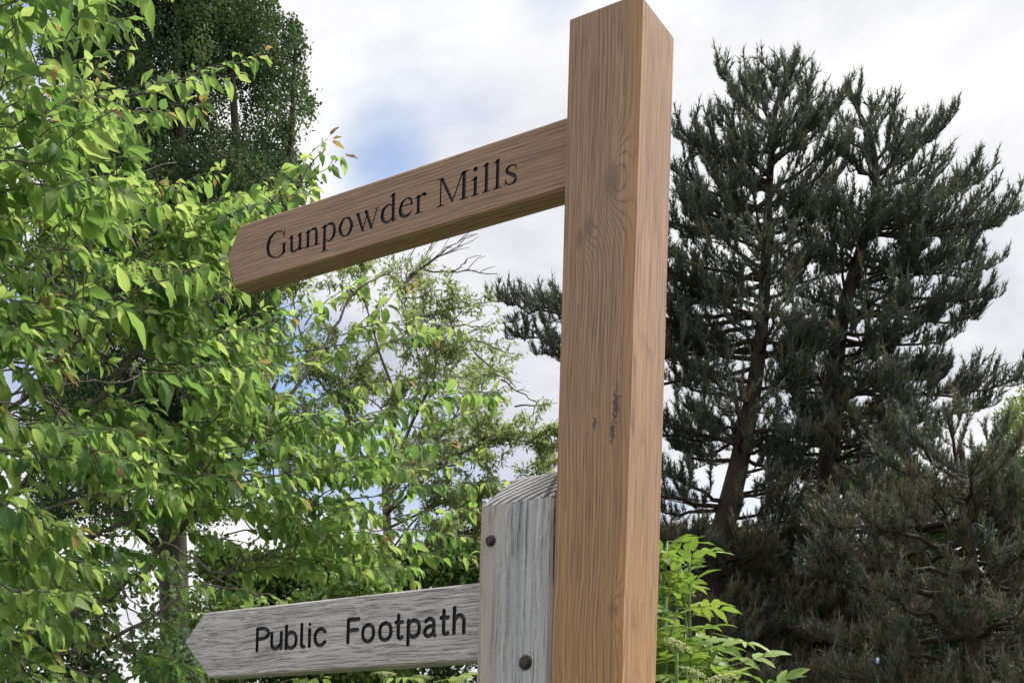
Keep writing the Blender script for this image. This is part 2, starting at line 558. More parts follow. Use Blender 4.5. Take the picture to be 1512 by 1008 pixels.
def leaf_mat(name, stops, trans, tfac=0.35, rough=0.5, spec=0.4, veins=False, rand=0.0):
    """Leaves: colour by the leaf's own tint, light passing through, optional midrib and side veins."""
    mt, t = new_mat(name)
    o = t.n('ShaderNodeOutputMaterial')
    a = t.n('ShaderNodeAttribute', attribute_name='tint')
    f = a.outputs['Fac']
    if rand:
        oi = t.n('ShaderNodeObjectInfo')
        f = t.m('ADD', f, t.m('MULTIPLY', t.m('SUBTRACT', oi.outputs['Random'], 0.5), rand), clamp=True)
    col = t.ramp(f, stops)
    tcol = t.ramp(f, trans)
    b = t.n('ShaderNodeBsdfPrincipled')
    if veins:
        lc = t.n('ShaderNodeAttribute', attribute_name='leafco')
        s = t.n('ShaderNodeSeparateXYZ')
        t.link(lc.outputs['Vector'], s.inputs[0])
        au = t.m('ABSOLUTE', s.outputs[0])
        rib = t.m('SUBTRACT', 1.0, t.step(au, 0.03, 0.12))
        vs = t.m('FRACT', t.m('SUBTRACT', t.m('MULTIPLY', s.outputs[1], 8.0), t.m('MULTIPLY', au, 1.6)))
        vein = t.m('SUBTRACT', 1.0, t.step(t.m('ABSOLUTE', t.m('SUBTRACT', vs, 0.5)), 0.05, 0.22))
        lines = t.m('MAXIMUM', rib, t.m('MULTIPLY', vein, 0.45))
        col = t.mix(t.m('MULTIPLY', lines, 0.32), col, (0.20, 0.27, 0.09))
        tcol = t.mix(t.m('MULTIPLY', lines, 0.3), tcol, (0.12, 0.2, 0.03))
        t.link(bump(t, t.m('SUBTRACT', 1.0, lines), 0.5, 0.0016), b.inputs['Normal'])
    t.link(col, b.inputs['Base Color'])
    b.inputs['Roughness'].default_value = rough
    b.inputs['Specular IOR Level'].default_value = spec
    tr = t.n('ShaderNodeBsdfTranslucent')
    t.link(tcol, tr.inputs['Color'])
    mxs = t.n('ShaderNodeMixShader')
    mxs.inputs[0].default_value = tfac
    t.link(b.outputs[0], mxs.inputs[1])
    t.link(tr.outputs[0], mxs.inputs[2])
    t.link(mxs.outputs[0], o.inputs[0])
    return mt


# ------------------------------------------------------------------ ground
gm, t = new_mat('grass_ground')
o_ = t.n('ShaderNodeOutputMaterial')
p_ = t.n('ShaderNodeTexCoord').outputs['Object']
n1_ = t.noise(p_, 0.6, 6.0, 0.65)
n2_ = t.noise(p_, 14.0, 4.0, 0.7)
c_ = t.mix(t.step(n1_, 0.45, 0.65), t.ramp(n2_, [(0.3, (0.035, 0.045, 0.018)), (0.7, (0.075, 0.095, 0.04))]), (0.13, 0.12, 0.06))
b_ = t.n('ShaderNodeBsdfPrincipled')
t.link(c_, b_.inputs['Base Color'])
b_.inputs['Roughness'].default_value = 0.9
t.link(bump(t, n2_, 0.8, 0.05), b_.inputs['Normal'])
t.link(b_.outputs[0], o_.inputs[0])
N_ = 41
gx = np.linspace(-1, 1, N_)
gx = np.sign(gx) * (np.abs(gx) ** 2.2) * 900
GX, GY = np.meshgrid(gx, gx)
GZ = 0.04 * np.sin(GX * 0.7) * np.cos(GY * 0.6) * np.exp(-(GX ** 2 + GY ** 2) / 400) - 0.02
gmb = MB()
ii, jj = np.meshgrid(np.arange(N_ - 1), np.arange(N_ - 1), indexing='ij')
q_ = np.stack([ii * N_ + jj, ii * N_ + jj + 1, (ii + 1) * N_ + jj + 1, (ii + 1) * N_ + jj], -1).reshape(-1, 4)
gmb.add(np.stack([GX, GY, GZ], -1).reshape(-1, 3), [q_])
tag(gmb.build('ground', gm), kind='structure')

# ------------------------------------------------------------------ lettering (outlines drawn here, engraved into the arms)
def seg_field(G, pts, rad):
    """Signed distance to a chain of segments with a half width that changes along it."""
    pts = np.asarray(pts, float)
    rad = np.asarray(rad, float)
    best = np.full(G.shape[:-1], 1e9)
    for i in range(len(pts) - 1):
        a, b = pts[i], pts[i + 1]
        ab = b - a
        L = ab @ ab + 1e-9
        h = np.clip(((G - a) @ ab) / L, 0, 1)
        d = np.linalg.norm(G - a - h[..., None] * ab, axis=-1) - (rad[i] + (rad[i + 1] - rad[i]) * h)
        best = np.minimum(best, d)
    return best


def poly_field(G, P):
    P = np.asarray(P, float)
    inside = np.zeros(G.shape[:-1], bool)
    best = np.full(G.shape[:-1], 1e9)
    for i in range(len(P)):
        a, b = P[i], P[(i + 1) % len(P)]
        ab = b - a
        h = np.clip(((G - a) @ ab) / (ab @ ab + 1e-9), 0, 1)
        best = np.minimum(best, np.linalg.norm(G - a - h[..., None] * ab, axis=-1))
        cond = (a[1] > G[..., 1]) != (b[1] > G[..., 1])
        with np.errstate(divide='ignore', invalid='ignore'):
            xi = a[0] + (G[..., 1] - a[1]) / (b[1] - a[1]) * (b[0] - a[0])
        inside ^= cond & (G[..., 0] < xi)
    return np.where(inside, -best, best)


def contours(xs, ys, f):
    """Closed outlines of f = 0 on a grid by marching squares."""
    f = np.where(np.abs(f) < 1e-6, 1e-6, f)
    nx, ny = len(xs), len(ys)
    nxt = {}
    def pt(e):
        kind, i, j = e
        if kind == 0:
            k = f[j, i] / (f[j, i] - f[j, i + 1])
            return (xs[i] + k * (xs[i + 1] - xs[i]), ys[j])
        k = f[j, i] / (f[j, i] - f[j + 1, i])
        return (xs[i], ys[j] + k * (ys[j + 1] - ys[j]))
    for j in range(ny - 1):
        for i in range(nx - 1):
            c = [f[j, i] < 0, f[j, i + 1] < 0, f[j + 1, i + 1] < 0, f[j + 1, i] < 0]
            k = sum(c)
            if k in (0, 4):
                continue
            E_ = [(0, i, j), (1, i + 1, j), (0, i, j + 1), (1, i, j)]
            ent = [q for q in range(4) if (not c[q]) and c[(q + 1) % 4]]
            ext = [q for q in range(4) if c[q] and not c[(q + 1) % 4]]
            for a in ent:
                b = min(ext, key=lambda q: (q - a) % 4)
                nxt[E_[a]] = E_[b]
    loops, seen = [], set()
    for s in list(nxt):
        if s in seen:
            continue
        lp, e = [], s
        while e not in seen and e in nxt:
            seen.add(e)
            lp.append(pt(e))
            e = nxt[e]
        if len(lp) > 5:
            loops.append(np.array(lp))
    return loops


def simplify(P, tol):
    """Drops outline points that lie within tol of the line between kept ones."""
    def dp(a):
        if len(a) < 3:
            return [a[0], a[-1]] if len(a) > 1 else list(a)
        ab = a[-1] - a[0]
        L = np.hypot(*ab) + 1e-9
        d = np.abs(ab[0] * (a[1:-1, 1] - a[0, 1]) - ab[1] * (a[1:-1, 0] - a[0, 0])) / L
        k = d.argmax()
        if d[k] < tol:
            return [a[0], a[-1]]
        return dp(a[:k + 2])[:-1] + dp(a[k + 1:])
    h = len(P) // 2
    return np.array(dp(P[:h + 1])[:-1] + dp(np.vstack([P[h:], P[:1]]))[:-1])


def sm(P, R, n=7):
    Q = catmull(np.c_[np.asarray(P, float), np.asarray(R, float)], n)
    return ('s', Q[:, :2], Q[:, 2])


def stem(xc, y0, y1, w=84):
    return ('p', [(xc - w / 2, y0), (xc + w / 2, y0), (xc + w / 2, y1), (xc - w / 2, y1)])


def serif(xc, y, l=112, r=112, up=1, w=84):
    return ('p', [(xc - l, y), (xc + r, y), (xc + r, y + up * 17), (xc + w / 2 + 14, y + up * 27), (xc + w / 2, y + up * 55), (xc - w / 2, y + up * 55), (xc - w / 2 - 14, y + up * 27), (xc - l, y + up * 17)])


def flag(xc, y, w=84, l=110):
    return ('p', [(xc - l, y - 55), (xc - l + 6, y - 72), (xc - w / 2, y - 70), (xc + w / 2, y - 70), (xc + w / 2, y + 10), (xc + w / 2 - 12, y + 10)])


def disc(x, y, r):
    return ('s', [(x, y), (x + 1, y)], [r, r])


SERIF = {
 'G': (722, [sm([(598, 520), (545, 600), (470, 648), (365, 660), (250, 630), (140, 530), (88, 335), (125, 160), (215, 55), (370, 4), (480, 14), (560, 48), (606, 90)],
               [11, 14, 18, 17, 30, 46, 52, 47, 34, 17, 20, 28, 34]),
             ('p', [(588, 676), (610, 676), (618, 478), (592, 478)]), stem(600, 45, 320, 90), ('p', [(470, 302), (720, 302), (720, 320), (470, 320)])]),
 'u': (500, [stem(115, 110, 440), flag(115, 440), stem(377, 20, 440), flag(377, 440), sm([(115, 130), (128, 55), (190, 12), (260, 22), (345, 85)], [42, 40, 36, 28, 12]),
             ('p', [(335, 22), (419, 60), (419, 55), (482, 40), (482, 22), (372, -8), (335, -6)])]),
 'n': (500, [stem(122, 0, 440), flag(122, 440), serif(122, 0), stem(380, 0, 330), serif(380, 0), sm([(150, 360), (225, 425), (295, 432), (355, 400), (380, 310)], [12, 24, 34, 40, 42])]),
 'p': (500, [stem(122, -217, 440), flag(122, 440), serif(122, -217), sm([(150, 370), (220, 425), (295, 430), (385, 370), (422, 235), (390, 95), (310, 18), (230, 12), (160, 55)], [11, 20, 30, 42, 46, 40, 24, 16, 14])]),
 'o': (500, [sm([(250, 444), (150, 405), (78, 225), (150, 45), (250, 6), (350, 45), (422, 225), (350, 405), (250, 444)], [15, 32, 47, 32, 15, 32, 47, 32, 15])]),
 'w': (722, [('s', [(95, 440), (250, 12)], [40, 36]), ('s', [(250, 8), (372, 430)], [14, 14]), ('s', [(335, 440), (495, 12)], [40, 36]), ('s', [(495, 8), (640, 440)], [13, 15]),
             ('p', [(18, 450), (205, 450), (205, 433), (18, 433)]), ('p', [(262, 450), (432, 450), (432, 433), (262, 433)]), ('p', [(560, 450), (708, 450), (708, 433), (560, 433)])]),
 'd': (500, [stem(378, 20, 680), flag(378, 675), ('p', [(336, 10), (420, 60), (420, 55), (487, 42), (487, 24), (375, -10)]),
             sm([(345, 380), (285, 430), (215, 432), (115, 365), (74, 215), (110, 85), (195, 24), (265, 30), (340, 85)], [12, 18, 20, 38, 47, 44, 34, 26, 14])]),
 'e': (444, [('p', [(85, 275), (405, 275), (405, 300), (85, 300)]), sm([(388, 285), (365, 390), (300, 440), (230, 442), (125, 385), (74, 225), (115, 85), (215, 28), (320, 50), (412, 150)],
             [28, 32, 22, 16, 32, 46, 46, 38, 26, 9])]),
 'r': (333, [stem(122, 0, 440), flag(122, 440), serif(122, 0), sm([(150, 340), (205, 415), (262, 428), (300, 412)], [12, 20, 34, 36]), disc(298, 405, 44)]),
 'M': (889, [stem(130, 0, 645, 36), serif(130, 0, 118, 112, 1, 36), ('p', [(14, 662), (190, 662), (452, 112), (452, 5), (432, 0), (120, 640), (14, 645)]), ('s', [(440, 20), (690, 640)], [16, 18]),
             stem(738, 0, 660, 96), serif(738, 0, 118, 125, 1, 96), ('p', [(680, 662), (863, 662), (863, 645), (786, 620), (690, 600)])]),
 'i': (278, [stem(140, 0, 440), flag(140, 440), serif(140, 0), disc(135, 618, 56)]),
 'l': (278, [stem(140, 0, 680), flag(140, 675), serif(140, 0)]),
 's': (389, [sm([(316, 345), (292, 405), (240, 436), (180, 438), (112, 408), (88, 345), (125, 285), (205, 235), (285, 180), (315, 115), (285, 45), (205, 12), (130, 25), (78, 75), (58, 140)],
               [9, 13, 17, 20, 30, 34, 40, 44, 42, 36, 28, 18, 16, 13, 10]), ('p', [(308, 450), (322, 450), (330, 320), (312, 320)]), ('p', [(48, 155), (64, 155), (70, -10), (52, -10)])]),
}
HW = 66
def ln(*P):
    return ('s', np.array(P, float), np.full(len(P), HW))
def cv(*P):
    return sm(P, [HW] * len(P), 6)
SANS = {   # skeletons on a 0..1 wide box, capital height 700, x height 500
 'P': [ln((0, 0), (0, 700)), cv((0, 700), (.5, 700), (.88, 640), (1, 535), (.88, 430), (.5, 375), (0, 370))],
 'u': [cv((0, 500), (0, 170), (.15, 40), (.45, 5), (.8, 70), (1, 180)), ln((1, 500), (1, 0))],
 'b': [ln((0, 720), (0, 0)), cv((0, 250), (.12, 430), (.5, 500), (.88, 430), (1, 250), (.88, 70), (.5, 0), (.12, 70), (0, 250))],
 'l': [cv((0, 720), (0, 200), (.15, 40), (1, 0))],
 'i': [ln((0, 500), (0, 0)), ('s', [(0, 690), (0.02, 692)], [56, 56])],
 'c': [cv((1, 420), (.7, 500), (.3, 480), (.05, 370), (0, 250), (.05, 130), (.3, 20), (.7, 0), (1, 90))],
 'F': [ln((0, 0), (0, 700)), ln((0, 700), (1, 700)), ln((0, 372), (.9, 372))],
 'o': [cv((.5, 510), (.12, 430), (0, 250), (.12, 70), (.5, -8), (.88, 70), (1, 250), (.88, 430), (.5, 510))],
 't': [cv((.38, 690), (.38, 200), (.45, 40), (.75, 0), (1, 25)), ln((0, 490), (1, 490))],
 'p': [ln((0, 500), (0, -210)), cv((0, 250), (.12, 430), (.5, 500), (.88, 430), (1, 250), (.88, 70), (.5, 0), (.12, 70), (0, 250))],
 'a': [cv((.1, 440), (.3, 495), (.6, 500), (.85, 420), (.88, 280), (.88, 80), (1, 0)), cv((.88, 290), (.55, 285), (.15, 230), (0, 130), (.15, 20), (.45, 0), (.75, 60), (.88, 140))],
 'h': [ln((0, 730), (0, 0)), cv((0, 330), (.25, 460), (.55, 500), (.88, 440), (1, 300), (1, 0))],
}


def glyph(shapes, xscale=1.0, res=9.0):
    P = []
    for sh in shapes:
        pts = np.asarray(sh[1], float) * (xscale, 1)
        r = max(sh[2]) if sh[0] == 's' else 0
        P.append(pts - r)
        P.append(pts + r)
    P = np.vstack(P)
    xs = np.arange(P[:, 0].min() - 2.5 * res, P[:, 0].max() + 2.6 * res, res)
    ys = np.arange(P[:, 1].min() - 2.5 * res, P[:, 1].max() + 2.6 * res, res)
    G = np.stack(np.meshgrid(xs, ys), -1)
    f = np.full(G.shape[:-1], 1e9)
    for sh in shapes:
        pts = np.asarray(sh[1], float) * (xscale, 1)
        f = np.minimum(f, seg_field(G, pts, sh[2]) if sh[0] == 's' else poly_field(G, pts))
    return [simplify(c, 1.6) for c in contours(xs, ys, f)]


def even_odd(P, loops):
    r = np.zeros(len(P), bool)
    for L in loops:
        a, b = L, np.roll(L, -1, 0)
        for i in range(len(a)):
            c = (a[i, 1] > P[:, 1]) != (b[i, 1] > P[:, 1])
            if c.any():
                with np.errstate(divide='ignore', invalid='ignore'):
                    xi = a[i, 0] + (P[:, 1] - a[i, 1]) / (b[i, 1] - a[i, 1]) * (b[i, 0] - a[i, 0])
                r ^= c & (P[:, 0] < xi)
    return r


def fill(loops):
    """Triangles that fill the outlines, holes left open."""
    V = np.vstack(loops)
    E, k = [], 0
    for L in loops:
        n = len(L)
        E += [(k + i, k + (i + 1) % n) for i in range(n)]
        k += n
    vs, _, fs, *_ = delaunay_2d_cdt([Vector(v) for v in V], E, [], 0, 1e-7)
    vs = np.array([tuple(v) for v in vs])
    T = np.array([f for f in fs if len(f) == 3])
    c = vs[T].mean(1)
    T = T[even_odd(c, loops)]
    a = vs[T]
    area = (a[:, 1, 0] - a[:, 0, 0]) * (a[:, 2, 1] - a[:, 0, 1]) - (a[:, 1, 1] - a[:, 0, 1]) * (a[:, 2, 0] - a[:, 0, 0])
    T[area < 0] = T[area < 0][:, ::-1]
    return vs, T


# ------------------------------------------------------------------ the two signposts
AZ = math.radians(57.5)
DIRN = np.array([-math.sin(AZ), math.cos(AZ), 0])      # along the arms, away from the posts
NRM = np.array([math.cos(AZ), math.sin(AZ), 0])        # into the wood, away from the camera
SIDE = 0.125
CORN = np.array([0.16024774, 1.9, 0.0])                # nearest corner of the new post
LEFT = CORN + SIDE * DIRN                              # its front left corner; local x runs from here along the arms
FRAME = Matrix(((DIRN[0], NRM[0], 0, LEFT[0]), (DIRN[1], NRM[1], 0, LEFT[1]), (0, 0, 1, 0), (0, 0, 0, 1)))

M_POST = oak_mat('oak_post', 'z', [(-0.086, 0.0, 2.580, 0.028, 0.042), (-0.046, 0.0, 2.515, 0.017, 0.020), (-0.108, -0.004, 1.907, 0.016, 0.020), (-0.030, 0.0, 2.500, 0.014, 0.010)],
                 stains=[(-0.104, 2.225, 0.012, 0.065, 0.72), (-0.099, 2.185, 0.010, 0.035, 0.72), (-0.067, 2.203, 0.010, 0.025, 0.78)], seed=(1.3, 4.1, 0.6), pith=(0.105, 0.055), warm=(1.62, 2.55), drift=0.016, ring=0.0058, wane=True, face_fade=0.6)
M_ARM = oak_mat('oak_arm', 'x', [], seed=(6.3, 2.2, 9.1), pith=(2.50, 0.12), drift=0.012, ring=0.0066, tone=1.02)
M_GREYP = grey_wood_mat('weathered_post', 'z', (2.0, 0.3, 5.0), edge=True)
M_GREYA = grey_wood_mat('weathered_arm', 'x', (7.0, 3.3, 1.0))
M_ENDG = end_grain_mat('weathered_end_grain')
M_INK = plain_mat('engraved_blue_black_paint', (0.013, 0.014, 0.026), 0.45, 0, 0.4, 300.0, 0.0)
M_INK2 = plain_mat('engraved_black_paint', (0.014, 0.015, 0.020), 0.5, 0, 0.5, 300.0, 0.0)
M_BOLT = plain_mat('dull_steel', (0.085, 0.075, 0.068), 0.48, 0.75, 0.45, 160.0, 0.0008)


def part(name, mb, mat, root, smooth=False, kind=None):
    """Part with its own mesh in the signpost's local frame."""
    me = mb.mesh(name, mat, smooth)
    o = bpy.data.objects.new(name, me)
    COL.objects.link(o)
    o.parent = root
    if kind:
        o['kind'] = kind
    return o


def post_root(name, label, cat):
    o = bpy.data.objects.new(name, None)
    o.empty_display_size = 0.1
    COL.objects.link(o)
    o.matrix_world = FRAME
    return tag(o, label, cat)


def prism(mb, sections):
    """Skin through stacked closed sections (lists of xyz with the same count), capped at both ends."""
    n = len(sections[0])
    V = np.vstack(sections)
    F = []
    for k in range(len(sections) - 1):
        for i in range(n):
            F.append((k * n + i, k * n + (i + 1) % n, (k + 1) * n + (i + 1) % n, (k + 1) * n + i))
    top = [(len(sections) - 1) * n + i for i in range(n)]
    mb.add(V, [np.array(F), np.array([top]), np.array([list(range(n))[::-1]])])


# new post: square section, small arrises, one wide waney edge towards the camera that narrows downwards
new = post_root('oak_signpost', 'tall new oak signpost with brown arm engraved Gunpowder Mills', 'signpost')
def section(z, wane, ins=0.0, ch=0.0015):
    a, b = -SIDE + ins, -ins
    c, d = ins, SIDE - ins
    P = [(a + wane * 0.97, c), (b - ch, c), (b, c + ch), (b, d - ch), (b - ch, d), (a + ch, d), (a, d - ch), (a, c + wane * 0.62)]
    return np.array([(x, y, z) for x, y in P])
mb = MB()
zs = [0.0, 0.8, 1.4, 1.62, 1.75, 1.84, 1.90, 1.96, 2.05, 2.2, 2.35, 2.5, 2.65, 2.78, 2.858]
wn = [0.011, 0.011, 0.011, 0.011, 0.012, 0.0105, 0.008, 0.011, 0.0135, 0.0155, 0.0165, 0.018, 0.019, 0.020, 0.020]
secs = [section(z, k) for z, k in zip(zs, wn)]
secs.append(section(2.873, 0.020, 0.020))
secs.append(section(2.8745, 0.019, 0.024))
prism(mb, secs)
part('post', mb, M_POST, new)


def arm(root, outline, y0, thick, bev, wood, ink, letters, name, depth=0.0032):
    """A finger board: outline in local x, z; front face with the letters cut into it, bevelled edges, plain back."""
    O = np.asarray(outline, float)
    c = O.mean(0)
    n = len(O)
    ins = []
    for i in range(n):
        a, b, d = O[i - 1], O[i], O[(i + 1) % n]
        e1, e2 = unit(b - a), unit(d - b)
        n1, n2 = np.array([-e1[1], e1[0]]), np.array([-e2[1], e2[0]])
        if n1 @ (c - b) < 0:
            n1 = -n1
        if n2 @ (c - b) < 0:
            n2 = -n2
        m = unit(n1 + n2)
        ins.append(b + m * bev / max(0.3, m @ n1))
    I = np.array(ins)
    allL = [I] + [l for L in letters for l in L]
    vs, T = fill(allL)
    mb = MB()
    mb.add(np.c_[vs[:, 0], np.full(len(vs), y0), vs[:, 1]], [T])
    r = lambda P, y: np.c_[P[:, 0], np.full(len(P), y), P[:, 1]]
    q = lambda k: [(k * n + i, (k + 1) * n + i, (k + 1) * n + (i + 1) % n, k * n + (i + 1) % n) for i in range(n)]
    mb.add(np.vstack([r(I, y0), r(O, y0 + bev), r(O, y0 + thick - bev), r(I, y0 + thick)]), [np.array(q(0) + q(1) + q(2)), np.array([[3 * n + i for i in range(n)]])])
    board = part(name, mb, wood, root)
    for L in letters:
        lb = MB()
        v2, T2 = fill(L)
        lb.add(np.c_[v2[:, 0], np.full(len(v2), y0 + depth), v2[:, 1]], [T2])
        for l in L:
            k = len(l)
            lb.add(np.vstack([r(l, y0 + 0.0004), r(l, y0 + depth)]), [np.array([(i, (i + 1) % k, k + (i + 1) % k, k + i) for i in range(k)])])
        o = part('letter', lb, ink, root)
        o.parent = board
    return board


# 'Gunpowder Mills' reads from x = 0.688 (far left) to 0.117 (near the post): local x runs right to left
letters = []
X_L, X_R, BASE, EM = 0.6885, 0.1165, 2.6458, 0.0745
text = 'Gunpowder Mills'
adv = [SERIF[ch][0] if ch != ' ' else 250 for ch in text]
x0u, x1u = 36.0, sum(adv) - 45.0
kx = (X_L - X_R) / (x1u - x0u)
pen = 0.0
for ch, ad in zip(text, adv):
    if ch != ' ':
        letters.append([np.c_[X_L - (c[:, 0] + pen - x0u) * kx, BASE + c[:, 1] * EM / 1000.0] for c in glyph(SERIF[ch][1])])
    pen += ad
arm(new, [(-0.02, 2.611), (0.7735, 2.6135), (0.7955, 2.676), (0.7645, 2.7315), (-0.02, 2.7295)], 0.038, 0.047, 0.0035, M_ARM, M_INK, letters, 'arm')

# old post, set against the left side of the new one, weathered top cut to four slopes
old = post_root('weathered_signpost', 'short weathered grey signpost with bolts and arm engraved Public Footpath', 'signpost')
OX0, OX1, OY0, OY1 = 0.0095, 0.1515, 0.010, 0.150
def osec(z, ins, ch=0.003, dx=0.0):
    a, b, c, d = OX0 + ins, OX1 - ins + dx, OY0 + ins * 0.95, OY1 - ins * 0.95
    P = [(a + ch * 2.2, c), (b - ch, c), (b, c + ch), (b, d - ch), (b - ch, d), (a + ch, d), (a, d - ch), (a, c + ch * 2.2)]
    return np.array([(x, y, z) for x, y in P])
mb = MB()
zz_ = [0.0, 0.6, 1.2, 1.5, 1.7, 1.8, 1.87, 1.93, 2.0, 2.05, 2.085, 2.1005]
prism(mb, [osec(z, 0.0, 0.003, random.uniform(-0.0012, 0.0012)) for z in zz_[:-1]] + [osec(2.1005, 0.0005)])
part('post', mb, M_GREYP, old)
mb = MB()
def csec(z, il, ify):
    a, b, c, d = OX0 + 0.0008, OX1 - il, OY0 + ify, OY1 - ify
    P = [(a + .002, c), (b - .003, c), (b, c + .003), (b, d - .003), (b - .003, d), (a + .002, d), (a, d - .002), (a, c + .002)]
    return np.array([(x, y, z) for x, y in P])
prism(mb, [csec(2.1008, 0.0008, 0.0008), csec(2.1120, 0.009, 0.008), csec(2.1490, 0.0355, 0.038), csec(2.1545, 0.041, 0.045), csec(2.1565, 0.046, 0.052)])
part('sloped_top', mb, M_ENDG, old)

# 'Public Footpath': each letter between the x it spans on the board
SPAN = [('P', 0.6856, 0.6483, 1.8907), ('u', 0.6476, 0.6156, 1.8915), ('b', 0.6106, 0.5776, 1.8902), ('l', 0.5720, 0.5578, 1.8905), ('i', 0.5522, 0.5422, 1.8914), ('c', 0.5385, 0.5066, 1.8914), ('F', 0.4589, 0.4270, 1.8922), ('o', 0.4246, 0.3916, 1.8917), ('o', 0.3855, 0.3521, 1.8920), ('t', 0.3487, 0.3272, 1.8922), ('p', 0.3213, 0.2893, 1.8928), ('a', 0.2851, 0.2552, 1.8925), ('t', 0.2501, 0.2280, 1.8934), ('h', 0.2224, 0.1941, 1.8942)]
letters2 = []
CAP2 = 0.0488
U2 = CAP2 / (700.0 + 2 * HW)
for ch, xa, xb, bz in SPAN:
    wd = (xa - xb) / U2 - 2 * HW
    letters2.append([np.c_[xa - (c[:, 0] + HW) * U2, bz + (c[:, 1] + HW) * U2] for c in glyph(SANS[ch], max(wd, 1.0))])
arm(old, [(0.13, 1.8485), (0.8110, 1.8485), (0.8840, 1.9225), (0.8280, 1.9780), (0.13, 1.9805)], 0.0365, 0.042, 0.003, M_GREYA, M_INK2, letters2, 'arm', 0.0036)


def bolt(root, x, z, y, rad):
    mb = MB()
    seg = 20
    prof = [(rad * 1.42, 0.0015), (rad * 1.42, 0.0), (rad * 1.02, -0.0006), (rad * 1.0, -0.0045), (rad * 0.86, -0.0072), (rad * 0.72, -0.0078), (rad * 0.70, -0.0068), (rad * 0.3, -0.0074), (0.0008, -0.0076)]
    th = np.arange(seg) * 2 * PI / seg
    V = np.vstack([np.c_[x + r * np.cos(th), np.full(seg, y + h), z + r * np.sin(th)] for r, h in prof])
    F = [(k * seg + i, k * seg + (i + 1) % seg, (k + 1) * seg + (i + 1) % seg, (k + 1) * seg + i) for k in range(len(prof) - 1) for i in range(seg)]
    mb.add(V, [np.array(F)])
    return part('bolt', mb, M_BOLT, root, smooth=False)


bolt(old, 0.1295, 2.0410, OY0, 0.0072)
bolt(old, 0.0548, 1.8350, OY0, 0.0092)

# ------------------------------------------------------------------ leaf shapes
def broad_leaf(bend, fold, wave, halfw=0.25, tipw=0.55, stalk=0.2, rows=(0.0, 0.1, 0.24, 0.4, 0.56, 0.72, 0.86, 1.0), twist=0.0):
    """Ovate pointed leaf with midrib fold, arching length and a thin stalk; unit length along +Y."""
    V, UV, F = [], [], []
    prof = lambda v: halfw * (math.sin(PI * v ** 0.78) ** 0.85) * (1 - 0.25 * v) * 1.12
    y = z = 0.0
    pv = 0.0
    for k, v in enumerate(rows):
        a = bend * (v - 0.15)
        dv = v - pv
        y += dv * math.cos(a)
        z -= dv * math.sin(a)
        pv = v
        hw = prof(v) if 0 < v < 1 else 0.006
        tw = twist * v
        for sx in (-1, 0, 1):
            xx = sx * hw
            zz2 = abs(sx) * hw * fold + wave * math.sin(k * 2.1 + sx) * hw * abs(sx)
            V.append((xx * math.cos(tw) - zz2 * math.sin(tw), y + math.sin(a) * zz2 * 0.3, z + xx * math.sin(tw) + zz2 * math.cos(tw)))
            UV.append((sx, v))
    n = len(rows)
    for k in range(n - 1):
        for c in (0, 1):
            b = k * 3 + c
            F.append((b, b + 1, b + 4, b + 3))
    b = len(V)
    for (xx, yy, zz3) in ((-0.012, 0.02, 0), (0.012, 0.02, 0), (0.010, -stalk, 0.05), (-0.010, -stalk, 0.05)):
        V.append((xx, yy, zz3))
        UV.append((0, 0))
    F.append((b, b + 1, b + 2, b + 3))
    return np.array(V), [np.array(F)], np.array(UV)


def simple_leaf(halfw=0.22, bend=0.5):
    return np.array([(0, 0, 0), (halfw, 0.45, 0.05 - bend * 0.1), (0, 1, -bend * 0.4), (-halfw, 0.45, 0.05 - bend * 0.1), (0, 0.45, -bend * 0.16)]), [np.array([(0, 1, 4), (1, 2, 4), (0, 4, 3), (4, 2, 3)])]


def flat_leaf(halfw=0.3):
    return np.array([(0, 0, 0), (halfw, 0.5, 0.0), (0, 1, -0.12), (-halfw, 0.5, 0.0)]), [np.array([(0, 1, 2, 3)])]


# ------------------------------------------------------------------ foliage materials
CH_STOPS = [(0.0, (0.042, 0.098, 0.040)), (0.35, (0.090, 0.172, 0.062)), (0.7, (0.158, 0.262, 0.088)), (0.90, (0.255, 0.345, 0.135))]
CH_TRANS = [(0.0, (0.14, 0.29, 0.065)), (0.6, (0.34, 0.52, 0.12)), (0.90, (0.54, 0.66, 0.19))]
M_CHERRY = leaf_mat('cherry_leaf', CH_STOPS + [(0.95, (0.20, 0.13, 0.07)), (1.0, (0.17, 0.075, 0.05))], CH_TRANS + [(1.0, (0.38, 0.16, 0.08))], 0.54, 0.55, 0.25, veins=True)
M_CHERRYP = leaf_mat('cherry_leaf_large', CH_STOPS, CH_TRANS, 0.54, 0.55, 0.25, veins=True, rand=0.8)
M_TIPLEAF = leaf_mat('young_red_leaf', [(0.0, (0.16, 0.085, 0.045)), (1.0, (0.22, 0.11, 0.065))], [(0.0, (0.34, 0.16, 0.08)), (1.0, (0.40, 0.20, 0.09))], 0.36, 0.45, 0.4, veins=True, rand=0.8)
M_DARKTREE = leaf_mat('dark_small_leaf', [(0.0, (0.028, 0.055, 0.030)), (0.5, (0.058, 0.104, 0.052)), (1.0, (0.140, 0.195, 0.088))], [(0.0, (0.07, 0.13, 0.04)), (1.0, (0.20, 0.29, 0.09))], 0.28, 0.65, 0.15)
M_WILLOW = leaf_mat('narrow_grey_green_leaf', [(0.0, (0.130, 0.170, 0.078)), (0.5, (0.200, 0.248, 0.115)), (1.0, (0.28, 0.325, 0.155))], [(0.0, (0.30, 0.39, 0.13)), (1.0, (0.52, 0.60, 0.22))], 0.48, 0.5, 0.35)
